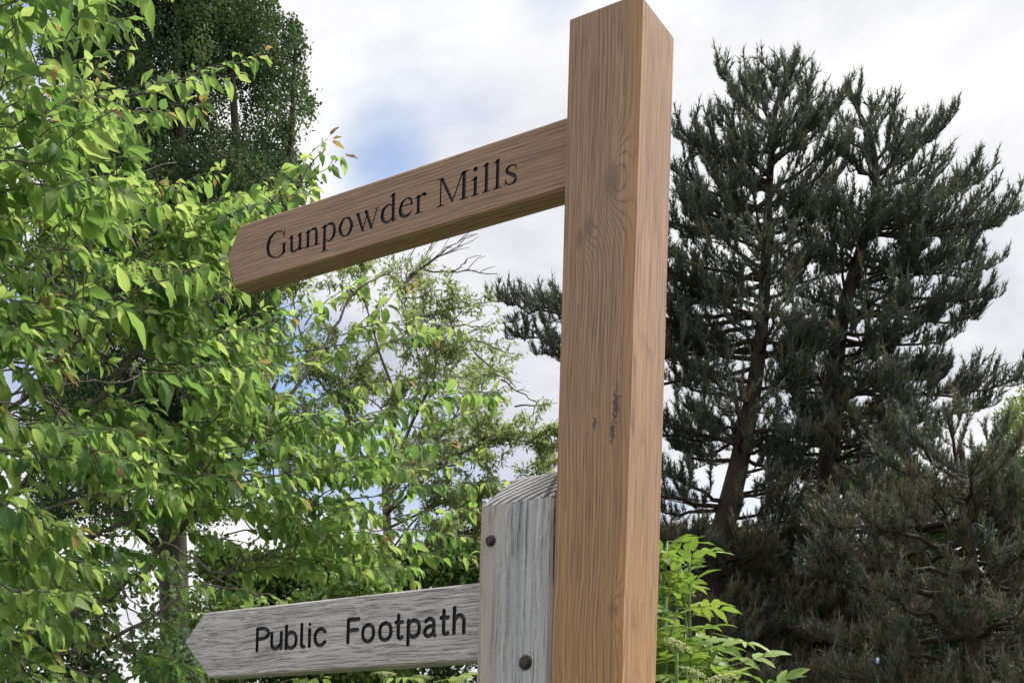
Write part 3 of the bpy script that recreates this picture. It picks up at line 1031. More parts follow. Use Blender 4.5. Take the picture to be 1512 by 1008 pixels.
M_HEDGE = leaf_mat('hedge_leaf', [(0.0, (0.045, 0.095, 0.026)), (0.6, (0.092, 0.172, 0.042)), (1.0, (0.165, 0.255, 0.065))], [(0.0, (0.10, 0.20, 0.03)), (1.0, (0.24, 0.36, 0.06))], 0.3, 0.5, 0.35)
M_LIGHT = leaf_mat('light_green_leaf', [(0.0, (0.070, 0.125, 0.040)), (1.0, (0.150, 0.215, 0.070))], [(0.0, (0.2, 0.3, 0.07)), (1.0, (0.34, 0.44, 0.12))], 0.4, 0.5, 0.3)
M_ELDER = leaf_mat('elder_leaf', [(0.0, (0.140, 0.235, 0.060)), (0.5, (0.260, 0.370, 0.105)), (1.0, (0.420, 0.500, 0.180))], [(0.0, (0.20, 0.38, 0.04)), (1.0, (0.40, 0.52, 0.09))], 0.36, 0.5, 0.35, veins=True, rand=0.7)
M_UMBEL = leaf_mat('cream_flower_bud', [(0.0, (0.30, 0.40, 0.13)), (0.6, (0.48, 0.54, 0.22)), (1.0, (0.68, 0.66, 0.38))], [(0.0, (0.4, 0.45, 0.2)), (1.0, (0.6, 0.6, 0.4))], 0.15, 0.6, 0.3)
M_NEEDLE = leaf_mat('pine_needles', [(0.0, (0.040, 0.062, 0.055)), (0.3, (0.066, 0.096, 0.080)), (0.6, (0.105, 0.138, 0.104)), (0.78, (0.165, 0.185, 0.125)), (0.81, (0.140, 0.112, 0.068)), (0.93, (0.215, 0.150, 0.092)), (0.95, (0.165, 0.165, 0.105)), (1.0, (0.25, 0.235, 0.16))],
                    [(0.0, (0.08, 0.12, 0.08)), (1.0, (0.20, 0.20, 0.11))], 0.20, 0.55, 0.4)
M_CBARK = bark_mat('cherry_bark', (0.035, 0.026, 0.022), (0.20, 0.165, 0.145), 40.0)
M_DBARK = bark_mat('dark_bark', (0.020, 0.016, 0.013), (0.075, 0.060, 0.048), 12.0)
M_PBARK = bark_mat('pine_bark', (0.022, 0.015, 0.012), (0.075, 0.044, 0.032), 9.0)
M_WBARK = bark_mat('grey_twig_bark', (0.05, 0.04, 0.033), (0.16, 0.13, 0.105), 20.0)
M_GSTEM = plain_mat('green_stem', (0.12, 0.19, 0.05), 0.6, 0, 0.3, 30.0)


# ------------------------------------------------------------------ cherry tree
CH_D = 5.2
ch_base = world_pt(-270, 900, CH_D)
ch_base[2] = 0.0
cherry = empty('cherry_tree', ch_base, 'leafy cherry tree with large drooping leaves and red shoot tips beside the signposts', 'tree')
wood = MB()
LIMBS = []      # polylines kept so that twigs can be joined to them
def limb(px_pts, r0, r1, seg=7, target=None):
    P = catmull([world_pt(*q) for q in px_pts], 6)
    P[1:-1] += RNG.normal(0, 0.006, (len(P) - 2, 3))
    r0, r1 = r0 * 0.66, min(r1 * 0.45, 0.003)
    (target or wood).tube(P, np.linspace(r0, r1, len(P)), seg, RNG.uniform(0, 1))
    LIMBS.append(np.c_[P, np.linspace(r0, r1, len(P))])
    return P

trunk = MB()
TP = catmull([ch_base + np.array([0, 0, -0.3]), ch_base + np.array([0.02, 0, 0.8]), world_pt(-262, 900, CH_D), world_pt(-240, 640, CH_D), world_pt(-225, 300, CH_D + .1), world_pt(-190, -120, CH_D + .1), world_pt(-150, -480, CH_D)], 6)
trunk.tube(TP, np.linspace(0.10, 0.025, len(TP)), 12)
LIMBS.append(np.c_[TP, np.linspace(0.10, 0.025, len(TP))])
trunk.build('trunk', M_CBARK, cherry)
def limb_part(pts, r0, r1):
    b = MB()
    P = limb(pts, r0, r1, 8, b)
    b.build('branch', M_CBARK, cherry)
    return P
limb_part([(-255, 1120, 5.2), (-60, 1010, 4.9), (60, 972, 4.6), (160, 945, 4.5), (252, 892, 4.6), (335, 845, 4.8)], 0.024, 0.008)
limb_part([(-250, 930, 5.2), (-60, 862, 4.8), (70, 806, 4.6), (135, 792, 4.5), (182, 770, 4.5), (300, 715, 4.7), (420, 690, 4.9)], 0.026, 0.006)
limb_part([(-245, 850, 5.2), (-40, 770, 4.7), (60, 688, 4.5), (125, 612, 4.4), (188, 540, 4.4), (238, 480, 4.5), (300, 420, 4.7), (350, 345, 4.9)], 0.030, 0.007)
limb_part([(-250, 990, 5.2), (-20, 955, 5.0), (160, 880, 4.9), (300, 745, 4.8), (378, 640, 4.8), (457, 543, 4.9), (520, 440, 5.0), (585, 395, 5.1)], 0.024, 0.006)
limb_part([(-225, 500, 5.2), (-60, 330, 4.8), (0, 299, 4.6), (40, 296, 4.6), (62, 290, 4.6), (150, 262, 4.6), (260, 240, 4.8)], 0.018, 0.005)
limb_part([(-230, 560, 5.2), (-60, 440, 4.7), (0, 402, 4.5), (45, 393, 4.5), (120, 370, 4.6), (250, 330, 4.7), (400, 290, 4.9), (480, 222, 5.0)], 0.022, 0.004)
limb_part([(-215, 300, 5.2), (-60, 180, 4.8), (2, 100, 4.7), (14, 55, 4.7), (38, -10, 4.7), (70, -90, 4.7)], 0.024, 0.011)
limb_part([(-200, 250, 5.2), (0, 180, 4.8), (105, 153, 4.6), (190, 141, 4.6), (270, 115, 4.7), (378, 88, 4.8)], 0.014, 0.004)
limb_part([(-200, 330, 5.2), (-20, 215, 4.7), (90, 178, 4.5), (180, 170, 4.5), (240, 152, 4.6), (292, 160, 4.6)], 0.012, 0.004)
limb_part([(-240, 700, 5.2), (-60, 640, 4.5), (30, 590, 4.0), (80, 540, 3.7), (120, 500, 3.6)], 0.018, 0.006)
limb_part([(-240, 760, 5.2), (0, 660, 4.9), (140, 600, 4.8), (300, 555, 4.9), (420, 525, 5.1), (560, 500, 5.3)], 0.016, 0.005)
limb_part([(-235, 830, 5.3), (60, 755, 5.1), (250, 700, 5.1), (400, 640, 5.2), (520, 622, 5.3), (640, 600, 5.4)], 0.016, 0.005)
limb_part([(-250, 1200, 5.2), (0, 1090, 4.9), (200, 1020, 4.8), (380, 990, 4.9), (560, 985, 5.1)], 0.018, 0.005)

CL_VARS = [broad_leaf(b, f, wv, hw * 0.92, stalk=st, twist=tw) for (b, f, wv, hw, st, tw) in
           ((0.55, 0.30, 0.10, 0.235, 0.22, 0.1), (1.0, 0.45, 0.16, 0.215, 0.2, -0.3), (0.3, 0.20, 0.14, 0.255, 0.22, 0.25), (1.4, 0.35, 0.12, 0.225, 0.18, 0.0), (0.8, 0.60, 0.10, 0.205, 0.24, 0.4), (0.65, 0.28, 0.2, 0.245, 0.2, -0.5), (-0.35, 0.5, 0.22, 0.22, 0.2, 0.3), (1.7, 0.7, 0.25, 0.20, 0.2, 0.7))]
leafs = {k: [] for k in ('p', 'D', 'up', 's', 't', 'red')}
UPV = np.array([0, 0, 1.0])

def put_leaf(p, D, up, s, t_, red=False):
    leafs['p'].append(p); leafs['D'].append(D); leafs['up'].append(up); leafs['s'].append(s); leafs['t'].append(t_); leafs['red'].append(red)

def nearest_limb(p):
    best, q = 1e9, None
    for L in LIMBS:
        d = np.linalg.norm(L[:, :3] - p, axis=1)
        i = d.argmin()
        if d[i] < best:
            best, q = d[i], L[i]
    return best, q

def spray(P, size, step=0.032, bare=0.2, droop=0.55, rtip=0.0016, rbase=0.004, tip=True, redness=0.35):
    """A leafy twig: alternate hanging leaves and a tuft of younger leaves at its tip."""
    seg = np.linalg.norm(np.diff(P, axis=0), axis=1)
    cum = np.r_[0, np.cumsum(seg)]
    L = cum[-1]
    wood.tube(P, np.linspace(rbase, rtip, len(P)) * 0.8, 4, RNG.uniform(0, 1))
    T = np.gradient(P, axis=0)
    bright = RNG.uniform(-0.22, 0.18)
    side = 1.0
    s = L * bare
    while s < L * 0.985:
        p = np.array([np.interp(s, cum, P[:, k]) for k in range(3)])
        tg = unit(np.array([np.interp(s, cum, T[:, k]) for k in range(3)]))
        lat = unit(np.cross(tg, UPV + RNG.normal(0, 0.25, 3)))
        f = s / L
        nn = 1 if RNG.random() < 0.62 else RNG.integers(2, 4)
        for _ in range(nn):
            D = tg * RNG.uniform(0.1, 0.7) + lat * side * RNG.uniform(0.25, 1.0) + np.array([0, 0, -1.0]) * droop * RNG.uniform(0.35, 1.25) + RNG.normal(0, 0.16, 3)
            up = UPV * 0.8 + lat * side * 0.7 + tg * RNG.uniform(-0.1, 0.5) + RNG.normal(0, 0.32, 3) + np.array([0, -0.25, 0])
            sz = size * (RNG.uniform(0.55, 1.25) if RNG.random() < 0.85 else RNG.uniform(0.3, 0.55)) * (1 - 0.25 * f * f)
            put_leaf(p + unit(D) * 0.2 * sz, unit(D), up, sz, np.clip(0.46 + bright + RNG.normal(0, 0.24) + 0.12 * f, 0.02, 0.90))
            side = -side
        s += step * RNG.uniform(0.7, 1.35)
    if tip:
        tg = unit(P[-1] - P[-3])
        for k in range(RNG.integers(3, 6)):
            D = tg * RNG.uniform(0.5, 1.1) + RNG.normal(0, 0.38, 3) + np.array([0, 0, -0.55 * droop])
            red = RNG.random() < redness
            put_leaf(P[-1] + unit(D) * 0.02, unit(D), UPV + RNG.normal(0, 0.4, 3), size * RNG.uniform(0.35, 0.7), 0.97 if red and RNG.random() < 0.8 else RNG.uniform(0.62, 0.91), red)

def twig(p0, p1, sag, n=8, wig=0.008):
    p0, p1 = np.asarray(p0), np.asarray(p1)
    mid = (p0 + p1) / 2 + np.array([0, 0, sag]) + RNG.normal(0, 0.02, 3)
    P = bez(p0, mid, p1, n)
    P[1:-1] += RNG.normal(0, wig, (n - 2, 3))
    return P

# sprays that draw the outline of the crown
for (a, b, d0, d1, sag, size, redn) in (
        ((95, 70), (207, 28), 4.4, 4.6, 0.05, 0.095, 0.3), ((60, 20), (160, -30), 4.4, 4.6, 0.04, 0.095, 0.3), ((70, 120), (185, 75), 4.3, 4.5, 0.03, 0.085, 0.3),
        ((105, 153), (388, 82), 4.6, 4.8, 0.03, 0.100, 0.1), ((200, 140), (345, 108), 4.5, 4.6, 0.03, 0.095, 0.2), ((60, 190), (296, 158), 4.5, 4.6, 0.05, 0.105, 0.9),
        ((110, 190), (240, 165), 4.4, 4.4, 0.03, 0.10, 0.2), ((40, 250), (215, 190), 4.4, 4.5, 0.03, 0.105, 0.4), ((60, 290), (183, 262), 4.2, 4.2, 0.04, 0.10, 1.0),
        ((90, 320), (228, 270), 4.1, 4.2, 0.04, 0.10, 0.9), ((150, 330), (312, 255), 4.5, 4.6, 0.04, 0.09, 1.0), ((330, 320), (420, 272), 4.8, 4.9, 0.02, 0.095, 0.3),
        ((340, 330), (484, 205), 4.9, 5.1, 0.02, 0.095, 0.9), ((390, 310), (508, 232), 5.0, 5.2, 0.04, 0.10, 0.6), ((250, 330), (345, 285), 4.6, 4.7, 0.03, 0.10, 0.2),
        ((470, 545), (600, 418), 5.0, 5.2, 0.05, 0.105, 0.8), ((450, 480), (548, 408), 5.0, 5.1, 0.05, 0.10, 0.2), ((505, 495), (678, 478), 5.1, 5.3, 0.06, 0.105, 0.5),
        ((560, 510), (640, 492), 5.0, 5.1, 0.03, 0.095, 0.2), ((520, 625), (735, 582), 5.1, 5.4, 0.05, 0.105, 0.8), ((450, 600), (600, 560), 5.1, 5.2, 0.05, 0.09, 0.2),
        ((600, 640), (690, 612), 5.2, 5.3, 0.02, 0.085, 0.2), ((460, 700), (660, 652), 4.9, 5.1, 0.06, 0.095, 0.8), ((480, 745), (735, 712), 5.0, 5.2, 0.05, 0.095, 0.3),
        ((430, 720), (600, 690), 4.9, 5.0, 0.06, 0.10, 0.4), ((560, 770), (722, 752), 5.2, 5.3, 0.04, 0.09, 0.3), ((450, 800), (700, 790), 5.0, 5.2, 0.05, 0.09, 0.3),
        ((330, 790), (560, 790), 4.8, 4.9, 0.06, 0.095, 0.7), ((520, 830), (690, 820), 5.2, 5.3, 0.04, 0.085, 0.3), ((230, 740), (330, 700), 4.3, 4.3, 0.03, 0.115, 0.8),
        ((-20, 800), (105, 790), 3.7, 3.7, 0.05, 0.115, 0.2), ((-10, 560), (85, 545), 3.5, 3.5, 0.07, 0.115, 0.7), ((10, 480), (70, 440), 3.5, 3.5, 0.03, 0.12, 0.3),
        ((90, 370), (170, 330), 3.6, 3.6, 0.04, 0.125, 0.2), ((-20, 950), (70, 960), 3.9, 3.9, 0.05, 0.105, 0.6), ((300, 1030), (470, 1000), 4.7, 4.9, 0.04, 0.09, 0.2),
        ((400, 1040), (560, 1012), 4.8, 5.0, 0.04, 0.09, 0.2), ((210, 930), (300, 900), 4.5, 4.5, 0.03, 0.09, 0.2), ((190, 1000), (300, 985), 4.4, 4.5, 0.03, 0.095, 0.3),
        ((540, 640), (655, 555), 5.3, 5.4, 0.02, 0.08, 0.2), ((610, 700), (700, 672), 5.3, 5.4, 0.02, 0.085, 0.3)):
    spray(twig(world_pt(*a, d0), world_pt(*b, d1), sag, 9), size * 0.88, 0.026, 0.12, redness=redn)

XM = np.array([(-150, 180), (0, 148), (60, 120), (110, 105), (200, 150), (255, 185), (300, 400), (380, 330), (440, 410), (500, 500), (560, 440), (620, 560), (690, 620), (770, 640), (835, 600), (862, 400), (900, 300), (1008, 330), (1120, 540)], float)
HOLES = [(262, 232, 75, 36, .9), (190, 520, 42, 34, .8), (130, 560, 40, 30, .6), (470, 560, 34, 44, .7), (20, 620, 34, 26, .9), (10, 415, 26, 24, .8), (270, 800, 40, 24, .8), (25, 715, 36, 40, .7), (90, 700, 40, 30, .6), (170, 905, 70, 40, .75), (320, 905, 60, 26, .8), (235, 690, 30, 24, .4), (60, 890, 50, 30, .6), (420, 850, 80, 22, .9), (15, 60, 40, 60, .6), (10, 270, 30, 30, .5), (150, 760, 34, 22, .6), (480, 820, 50, 18, .5)]
placed = 0
while placed < 430:
    y = RNG.uniform(-140, 1110)
    x = RNG.uniform(-170, 660)
    if x > np.interp(y, XM[:, 0], XM[:, 1]) - 12:
        continue
    if any(((x - hx) / rx) ** 2 + ((y - hy) / ry) ** 2 < 1 and RNG.random() < pr for hx, hy, rx, ry, pr in HOLES):
        continue
    gap_n = math.sin(x / 37.0 + 1.3 * math.sin(y / 51.0)) + math.sin(y / 33.0 + 1.7 * math.sin(x / 63.0)) + 0.6 * math.sin((x + y) / 21.0)
    if gap_n < -0.40 and RNG.random() < 0.92:
        continue
    if y > 850 and RNG.random() < 0.45:
        continue
    d = 3.95 + 1.35 * np.clip((x + 40) / 640, 0, 1) + RNG.normal(0, 0.34)
    if x < 200 and RNG.random() < 0.38:
        d -= 0.6
    d = max(d, 3.35)
    hub = np.array([-420.0, 640.0])
    dirp = np.array([x, y]) - hub
    ang = math.atan2(dirp[1] * 0.5, dirp[0]) - 0.12 + RNG.normal(0, 0.24)
    Lm = RNG.uniform(0.26, 0.56)
    c = world_pt(x, y, d)
    dv = np.array([math.cos(ang), RNG.normal(0, 0.55), -math.sin(ang)])
    dv = unit(dv)
    p0, p1 = c - dv * Lm * 0.55, c + dv * Lm * 0.45 + np.array([0, 0, -0.04])
    if p1[1] < 3.1 or p0[1] < 3.0:
        continue
    spray(twig(p0, p1, RNG.uniform(0.0, 0.06), 8), RNG.uniform(0.070, 0.104), 0.029, 0.05, redness=0.08)
    db, q = nearest_limb(p0)
    if 0.05 < db < 0.42:
        wood.tube(twig(q[:3], p0, RNG.uniform(-0.02, 0.06), 7), np.linspace(min(0.004, q[3]), 0.003, 7), 4, RNG.uniform(0, 1))
    placed += 1

# bare whippy twigs low in the crown
for a, b, d in (((20, 800), (130, 1010), 4.2), ((60, 850), (130, 1030), 4.3), ((95, 880), (40, 1000), 4.4), ((-10, 890), (150, 960), 4.1), ((110, 830), (265, 935), 4.2), ((130, 800), (200, 930), 4.3),
                ((240, 800), (390, 885), 4.4), ((280, 820), (420, 890), 4.5), ((60, 900), (20, 1020), 4.0), ((200, 650), (205, 560), 4.4), ((235, 520), (360, 500), 4.5), ((100, 520), (215, 556), 4.2),
                ((0, 600), (120, 606), 4.2), ((330, 440), (390, 590), 4.8), ((395, 590), (378, 640), 4.8), ((375, 620), (480, 622), 4.8), ((150, 790), (380, 805), 4.5), ((110, 350), (210, 372), 4.4)):
    wood.tube(twig(world_pt(*a, d), world_pt(*b, d + RNG.uniform(-.2, .2)), RNG.uniform(-0.04, 0.05), 9), np.linspace(0.0038, 0.0018, 9), 5, RNG.uniform(0, 1))

Pp, Dd, Uu = np.array(leafs['p']), np.array(leafs['D']), np.array(leafs['up'])
Ss, Tt, Rr = np.array(leafs['s']), np.array(leafs['t']), np.array(leafs['red'])
Xa, Ya, Za = frames(Dd, Uu)
var = RNG.integers(0, len(CL_VARS), len(Pp))
lx, ly = to_px(Pp + Ya * Ss[:, None] * 0.5)
inside_f = (lx > 5) & (lx < 1500) & (ly > 5) & (ly < 1000)
behind_arm = (lx > 330) & (lx < 830) & (ly > 200) & (ly < 440) & (np.abs(ly - (385 - (lx - 340) * 0.32)) < 55)
behind_old = (lx > 280) & (ly > 870) & (ly < 1000)
score = np.where(inside_f & ~behind_arm & ~behind_old, Ss / Pp[:, 1], 0)
# among similar sizes prefer the leaves nearest the viewer (a leaf in front shows whole)
order = np.argsort(-(score * (1 + 0.25 * (6.0 - Pp[:, 1]))))
top = order[:300]
is_top = np.zeros(len(Pp), bool)
is_top[top] = True
fol = MB()
for v, (tv, tf, uv) in enumerate(CL_VARS):
    k = (var == v) & ~is_top
    inst(fol, tv, tf, Pp[k], Xa[k], Ya[k], Za[k], Ss[k], Tt[k], uv)
fol.build('foliage', M_CHERRY, cherry, 'stuff')
vm = []
for (tv, tf, uv) in CL_VARS:
    for mat_, tn in ((M_CHERRYP, 0.5), (M_TIPLEAF, 0.5)):
        b = MB()
        b.add(tv, tf, tn, uv)
        vm.append(b.mesh('leaf', mat_))
cloc = Vector(cherry.location)
for i in top:
    o = bpy.data.objects.new('leaf', vm[var[i] * 2 + (1 if Rr[i] and Tt[i] > 0.93 else 0)])
    COL.objects.link(o)
    o.parent = cherry
    M = Matrix.Identity(4)
    for c, ax in enumerate((Xa[i], Ya[i], Za[i])):
        for r_ in range(3):
            M[r_][c] = float(ax[r_] * Ss[i])
    M.translation = Vector(Pp[i]) - cloc
    o.matrix_basis = M
wood.build('twigs', M_CBARK, cherry, 'stuff')


# ------------------------------------------------------------------ trees made of leaf clumps
def clump_leaves(mb, C, R, n, size, leaf, tint0, spread=0.16, shell=0.55, droopy=0.0, upright=0.0):
    """n small leaves through an ellipsoid clump, thicker towards its outside."""
    d = unit(RNG.normal(0, 1, (n, 3)))
    rr = shell + (1.12 - shell) * RNG.random((n, 1)) ** 0.75
    pos = C + d * rr * R + RNG.normal(0, 0.02, (n, 3))
    D = unit(d * 0.8 + RNG.normal(0, 0.55, (n, 3)) + np.array([0, 0, upright - droopy]))
    up = unit(d * 1.3 + RNG.normal(0, 0.45, (n, 3)) + np.array([0, 0, 0.5]))
    X, Y, Z = frames(D, up)
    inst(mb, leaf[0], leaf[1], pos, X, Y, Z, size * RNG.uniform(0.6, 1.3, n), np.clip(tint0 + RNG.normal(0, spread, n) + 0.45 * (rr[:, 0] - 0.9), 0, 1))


FL = flat_leaf(0.34)
FLN = flat_leaf(0.2)
SL = simple_leaf(0.24, 0.5)

# tall dark tree with upright sprays, behind the cherry
D0 = 15.0
dt_base = world_pt(265, 900, D0)
dt_base[2] = 0
dark = empty('dense_dark_tree', dt_base, 'tall dense dark green tree with small leaves rising behind the cherry', 'tree')
b = MB()
P = catmull([dt_base - [0, 0, .3], world_pt(262, 1100, D0), world_pt(255, 800, D0), world_pt(250, 500, D0), world_pt(265, 200, D0), world_pt(280, -200, D0)], 6)
b.tube(P, np.linspace(0.24, 0.06, len(P)), 10)
b.build('trunk', M_DBARK, dark)
for pts in ([(258, 700, 14.9), (200, 560, 14.6), (190, 330, 14.5), (205, 60, 14.5), (200, -150, 14.6)], [(252, 640, 15), (330, 480, 14.6), (350, 280, 14.5), (340, 60, 14.6), (345, -150, 14.7)],
            [(262, 560, 15), (390, 430, 14.8), (425, 260, 14.7), (436, 70, 14.7)], [(250, 680, 15), (130, 520, 14.8), (105, 300, 14.7), (110, 100, 14.8)],
            [(258, 480, 15), (275, 300, 14.4), (262, 120, 14.3), (270, -60, 14.4)], [(250, 820, 15), (160, 740, 14.6), (90, 640, 14.6)], [(255, 760, 15), (360, 660, 14.7), (410, 560, 14.7)]):
    b = MB()
    P = catmull([world_pt(*q) for q in pts], 6)
    b.tube(P, np.linspace(0.09, 0.02, len(P)), 7)
    b.build('branch', M_DBARK, dark)
DX0 = np.array([(-300, 130), (-100, 95), (0, 90), (90, 62), (200, 55), (350, 60), (500, 62), (650, 60), (800, 40), (1000, 60), (1150, 80)], float)
DX1 = np.array([(-300, 390), (-100, 405), (0, 418), (28, 420), (60, 462), (130, 470), (200, 462), (280, 452), (350, 462), (450, 440), (560, 420), (700, 380), (850, 330), (1000, 320), (1150, 300)], float)
DX1[:, 1] -= 20
DHOLES = [(330, 165, 52, 50), (300, 225, 46, 30), (205, 22, 26, 30), (262, 25, 12, 16), (250, 245, 34, 16), (390, 200, 22, 34), (100, 545, 60, 30), (190, 540, 30, 40), (30, 700, 50, 60), (120, 705, 60, 34), (280, 800, 60, 36), (180, 700, 40, 30), (60, 880, 60, 40), (330, 900, 80, 40), (430, 500, 30, 60), (330, 640, 50, 40), (60, 250, 30, 60), (250, 560, 40, 60), (150, 260, 30, 30)]
mb = MB()
cnt = 0
while cnt < 760:
    y = RNG.uniform(-150, 760)
    x0, x1 = np.interp(y, DX0[:, 0], DX0[:, 1]), np.interp(y, DX1[:, 0], DX1[:, 1])
    x1 += 13 * math.sin(y / 19.0) + 9 * math.sin(y / 8.3 + 1)
    x = RNG.uniform(x0 + 14, x1 - 20)
    if y < 50 and x > 402:
        continue
    if any(((x - hx) / rx) ** 2 + ((y - hy) / ry) ** 2 < 1 for hx, hy, rx, ry in DHOLES) and RNG.random() < 0.55:
        continue
    e = min(x - x0, x1 - x) / max(1.0, (x1 - x0) / 2)
    dep = D0 + RNG.uniform(-1, 1) * 1.5 * math.sqrt(max(0.05, 1 - (1 - e) ** 2))
    rx = RNG.uniform(0.12, 0.29)
    R = np.array([rx, rx, rx * RNG.uniform(0.9, 1.7)])
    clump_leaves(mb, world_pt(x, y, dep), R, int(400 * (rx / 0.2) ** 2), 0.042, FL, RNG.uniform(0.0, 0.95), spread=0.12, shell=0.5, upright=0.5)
    cnt += 1
# loose sprigs round the edge
for y in np.arange(-200, 640, 7.0):
    for k in range(2):
        x1 = np.interp(y, DX1[:, 0], DX1[:, 1]) + 13 * math.sin(y / 19.0) + 9 * math.sin(y / 8.3 + 1)
        x = x1 - 4 - abs(RNG.normal(0, 9)) + 4
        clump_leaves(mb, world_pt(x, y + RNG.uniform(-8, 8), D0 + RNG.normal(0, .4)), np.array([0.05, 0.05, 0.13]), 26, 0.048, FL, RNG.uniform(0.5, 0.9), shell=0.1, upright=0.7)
for k in range(14):
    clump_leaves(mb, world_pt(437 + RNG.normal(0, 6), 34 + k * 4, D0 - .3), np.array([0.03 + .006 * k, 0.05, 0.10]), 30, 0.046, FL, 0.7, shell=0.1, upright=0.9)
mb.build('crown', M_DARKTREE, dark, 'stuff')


def shrub(name, label, cat, clumps, d_base, mat, leaf, size, n, group=None, stems=3, tint=(0.2, 0.8), bark=None, shell=0.45):
    """Bushy plant from clumps given as (px, py, depth, rx, rz metres), with a few stems from the ground."""
    C = [world_pt(px, py, d) for px, py, d, _, _ in clumps]
    base = np.mean(C, axis=0)
    base[2] = 0
    root = empty(name, base, label, cat, group)
    b = MB()
    for k in range(min(stems, len(C))):
        c = C[k * len(C) // max(1, stems)]
        P = bez(base + [RNG.uniform(-.15, .15), RNG.uniform(-.15, .15), -0.1], np.array([(base[0] * 2 + c[0]) / 3, (base[1] * 2 + c[1]) / 3, c[2] * 0.6]), c, 9)
        b.tube(P, np.linspace(0.05, 0.012, 9), 6)
    b.build('stems' if stems > 1 else 'trunk', bark or M_DBARK, root)
    mb = MB()
    for c, (_, _, _, rx, rz) in zip(C, clumps):
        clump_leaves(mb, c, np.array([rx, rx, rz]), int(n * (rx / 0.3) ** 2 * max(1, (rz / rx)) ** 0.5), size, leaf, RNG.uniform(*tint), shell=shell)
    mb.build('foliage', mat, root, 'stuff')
    return root


# hawthorn bushes behind the old arm
cl1 = [(RNG.uniform(300, 560), RNG.uniform(838, 1060), RNG.uniform(9.6, 11), RNG.uniform(.16, .3), RNG.uniform(.12, .22)) for _ in range(70)]
cl1 += [(x, 838 + RNG.normal(0, 8), 10.2, 0.18, 0.13) for x in range(310, 720, 14)]
shrub('hawthorn_bush', 'mid green rounded bush showing just above the old grey arm', 'bush', cl1, 10.3, M_HEDGE, FL, 0.055, 1100, 'bushes behind the signposts', 4, tint=(0.4, 1.0))
cl2 = [(RNG.uniform(560, 800), RNG.uniform(850, 1080), RNG.uniform(10.6, 12), RNG.uniform(.16, .3), RNG.uniform(.14, .24)) for _ in range(55)]
shrub('hawthorn_bush', 'dull green bush between the grey post and the thin-leaved tree', 'bush', cl2, 11.3, M_HEDGE, FL, 0.055, 800, 'bushes behind the signposts', 4, tint=(0.3, 0.8))
cl3 = [(RNG.uniform(-150, 260), RNG.uniform(830, 1090), RNG.uniform(8.2, 9.4), RNG.uniform(.15, .26), RNG.uniform(.14, .26)) for _ in range(58)]
shrub('hawthorn_bush', 'dark shaded bush low behind the bare cherry twigs', 'bush', cl3, 8.8, M_DARKTREE, FL, 0.06, 620, 'bushes behind the signposts', 4, tint=(0.3, 0.8))

# ------------------------------------------------------------------ thin-leaved tree in the middle, bare twigs at its top
wt_d = 11.0
wt_base = world_pt(560, 1000, wt_d)
wt_base[2] = 0
willow = empty('willow_tree', wt_base, 'open thin-leaved tree with bare twig tips behind the cherry, left of the posts', 'tree')
mt_ = MB()
P = catmull([wt_base - [0, 0, .2], world_pt(562, 1150, wt_d), world_pt(575, 900, wt_d), world_pt(568, 700, wt_d)], 6)
mt_.tube(P, np.linspace(0.10, 0.03, len(P)), 9)
mt_.build('trunk', M_WBARK, willow)
wtw, wlf = MB(), MB()
wl = {'p': [], 'D': [], 't': []}
def grow(P, r0, r1, level, leafy):
    if level == 0:
        b = MB()
        b.tube(P, np.linspace(r0 * 0.45, r1 * 0.5, len(P)), 6)
        b.build('branch', M_WBARK, willow)
    else:
        wtw.tube(P, np.linspace(r0, r1, len(P)) * 0.7, 4 if level > 1 else 5, RNG.random())
    L = np.linalg.norm(np.diff(P, axis=0), axis=1).sum()
    T = unit(np.gradient(P, axis=0))
    if level < 3:
        n = int(L / (0.13, 0.10, 0.075)[level])
        for k in range(n):
            f = RNG.uniform(0.18, 1.0)
            i = f * (len(P) - 1)
            j = min(int(i), len(P) - 2)
            p = P[j] + (P[j + 1] - P[j]) * (i - j)
            d = unit(T[j] * 0.7 + RNG.normal(0, 0.62, 3) * np.array([1, 1, 0.7]) + np.array([0, 0, 0.16 - 0.2 * level]))
            l2 = L * RNG.uniform(0.2, 0.5) * (1.15 - 0.6 * f)
            l2 = min(l2, (0.9, 0.45, 0.22)[level])
            if l2 < 0.06:
                continue
            Q = bez(p, p + d * l2 * .5 + [0, 0, .02], p + d * l2 + np.array([0, 0, -0.10 * l2]), 5)
            grow(Q, r1 * 0.8 + 0.001, 0.0022, level + 1, leafy)
    if level >= 1:
        m = int(L / 0.0026 * leafy)
        for k in range(m):
            i = RNG.uniform(0.1, 1.0) * (len(P) - 1)
            j = min(int(i), len(P) - 2)
            wl['p'].append(P[j] + (P[j + 1] - P[j]) * (i - j) + RNG.normal(0, 0.018, 3))
            wl['D'].append(T[j] * 0.6 + RNG.normal(0, 0.7, 3) + np.array([0, 0, -0.35]))
            wl['t'].append(np.clip(RNG.normal(0.5, 0.22), 0, 1))
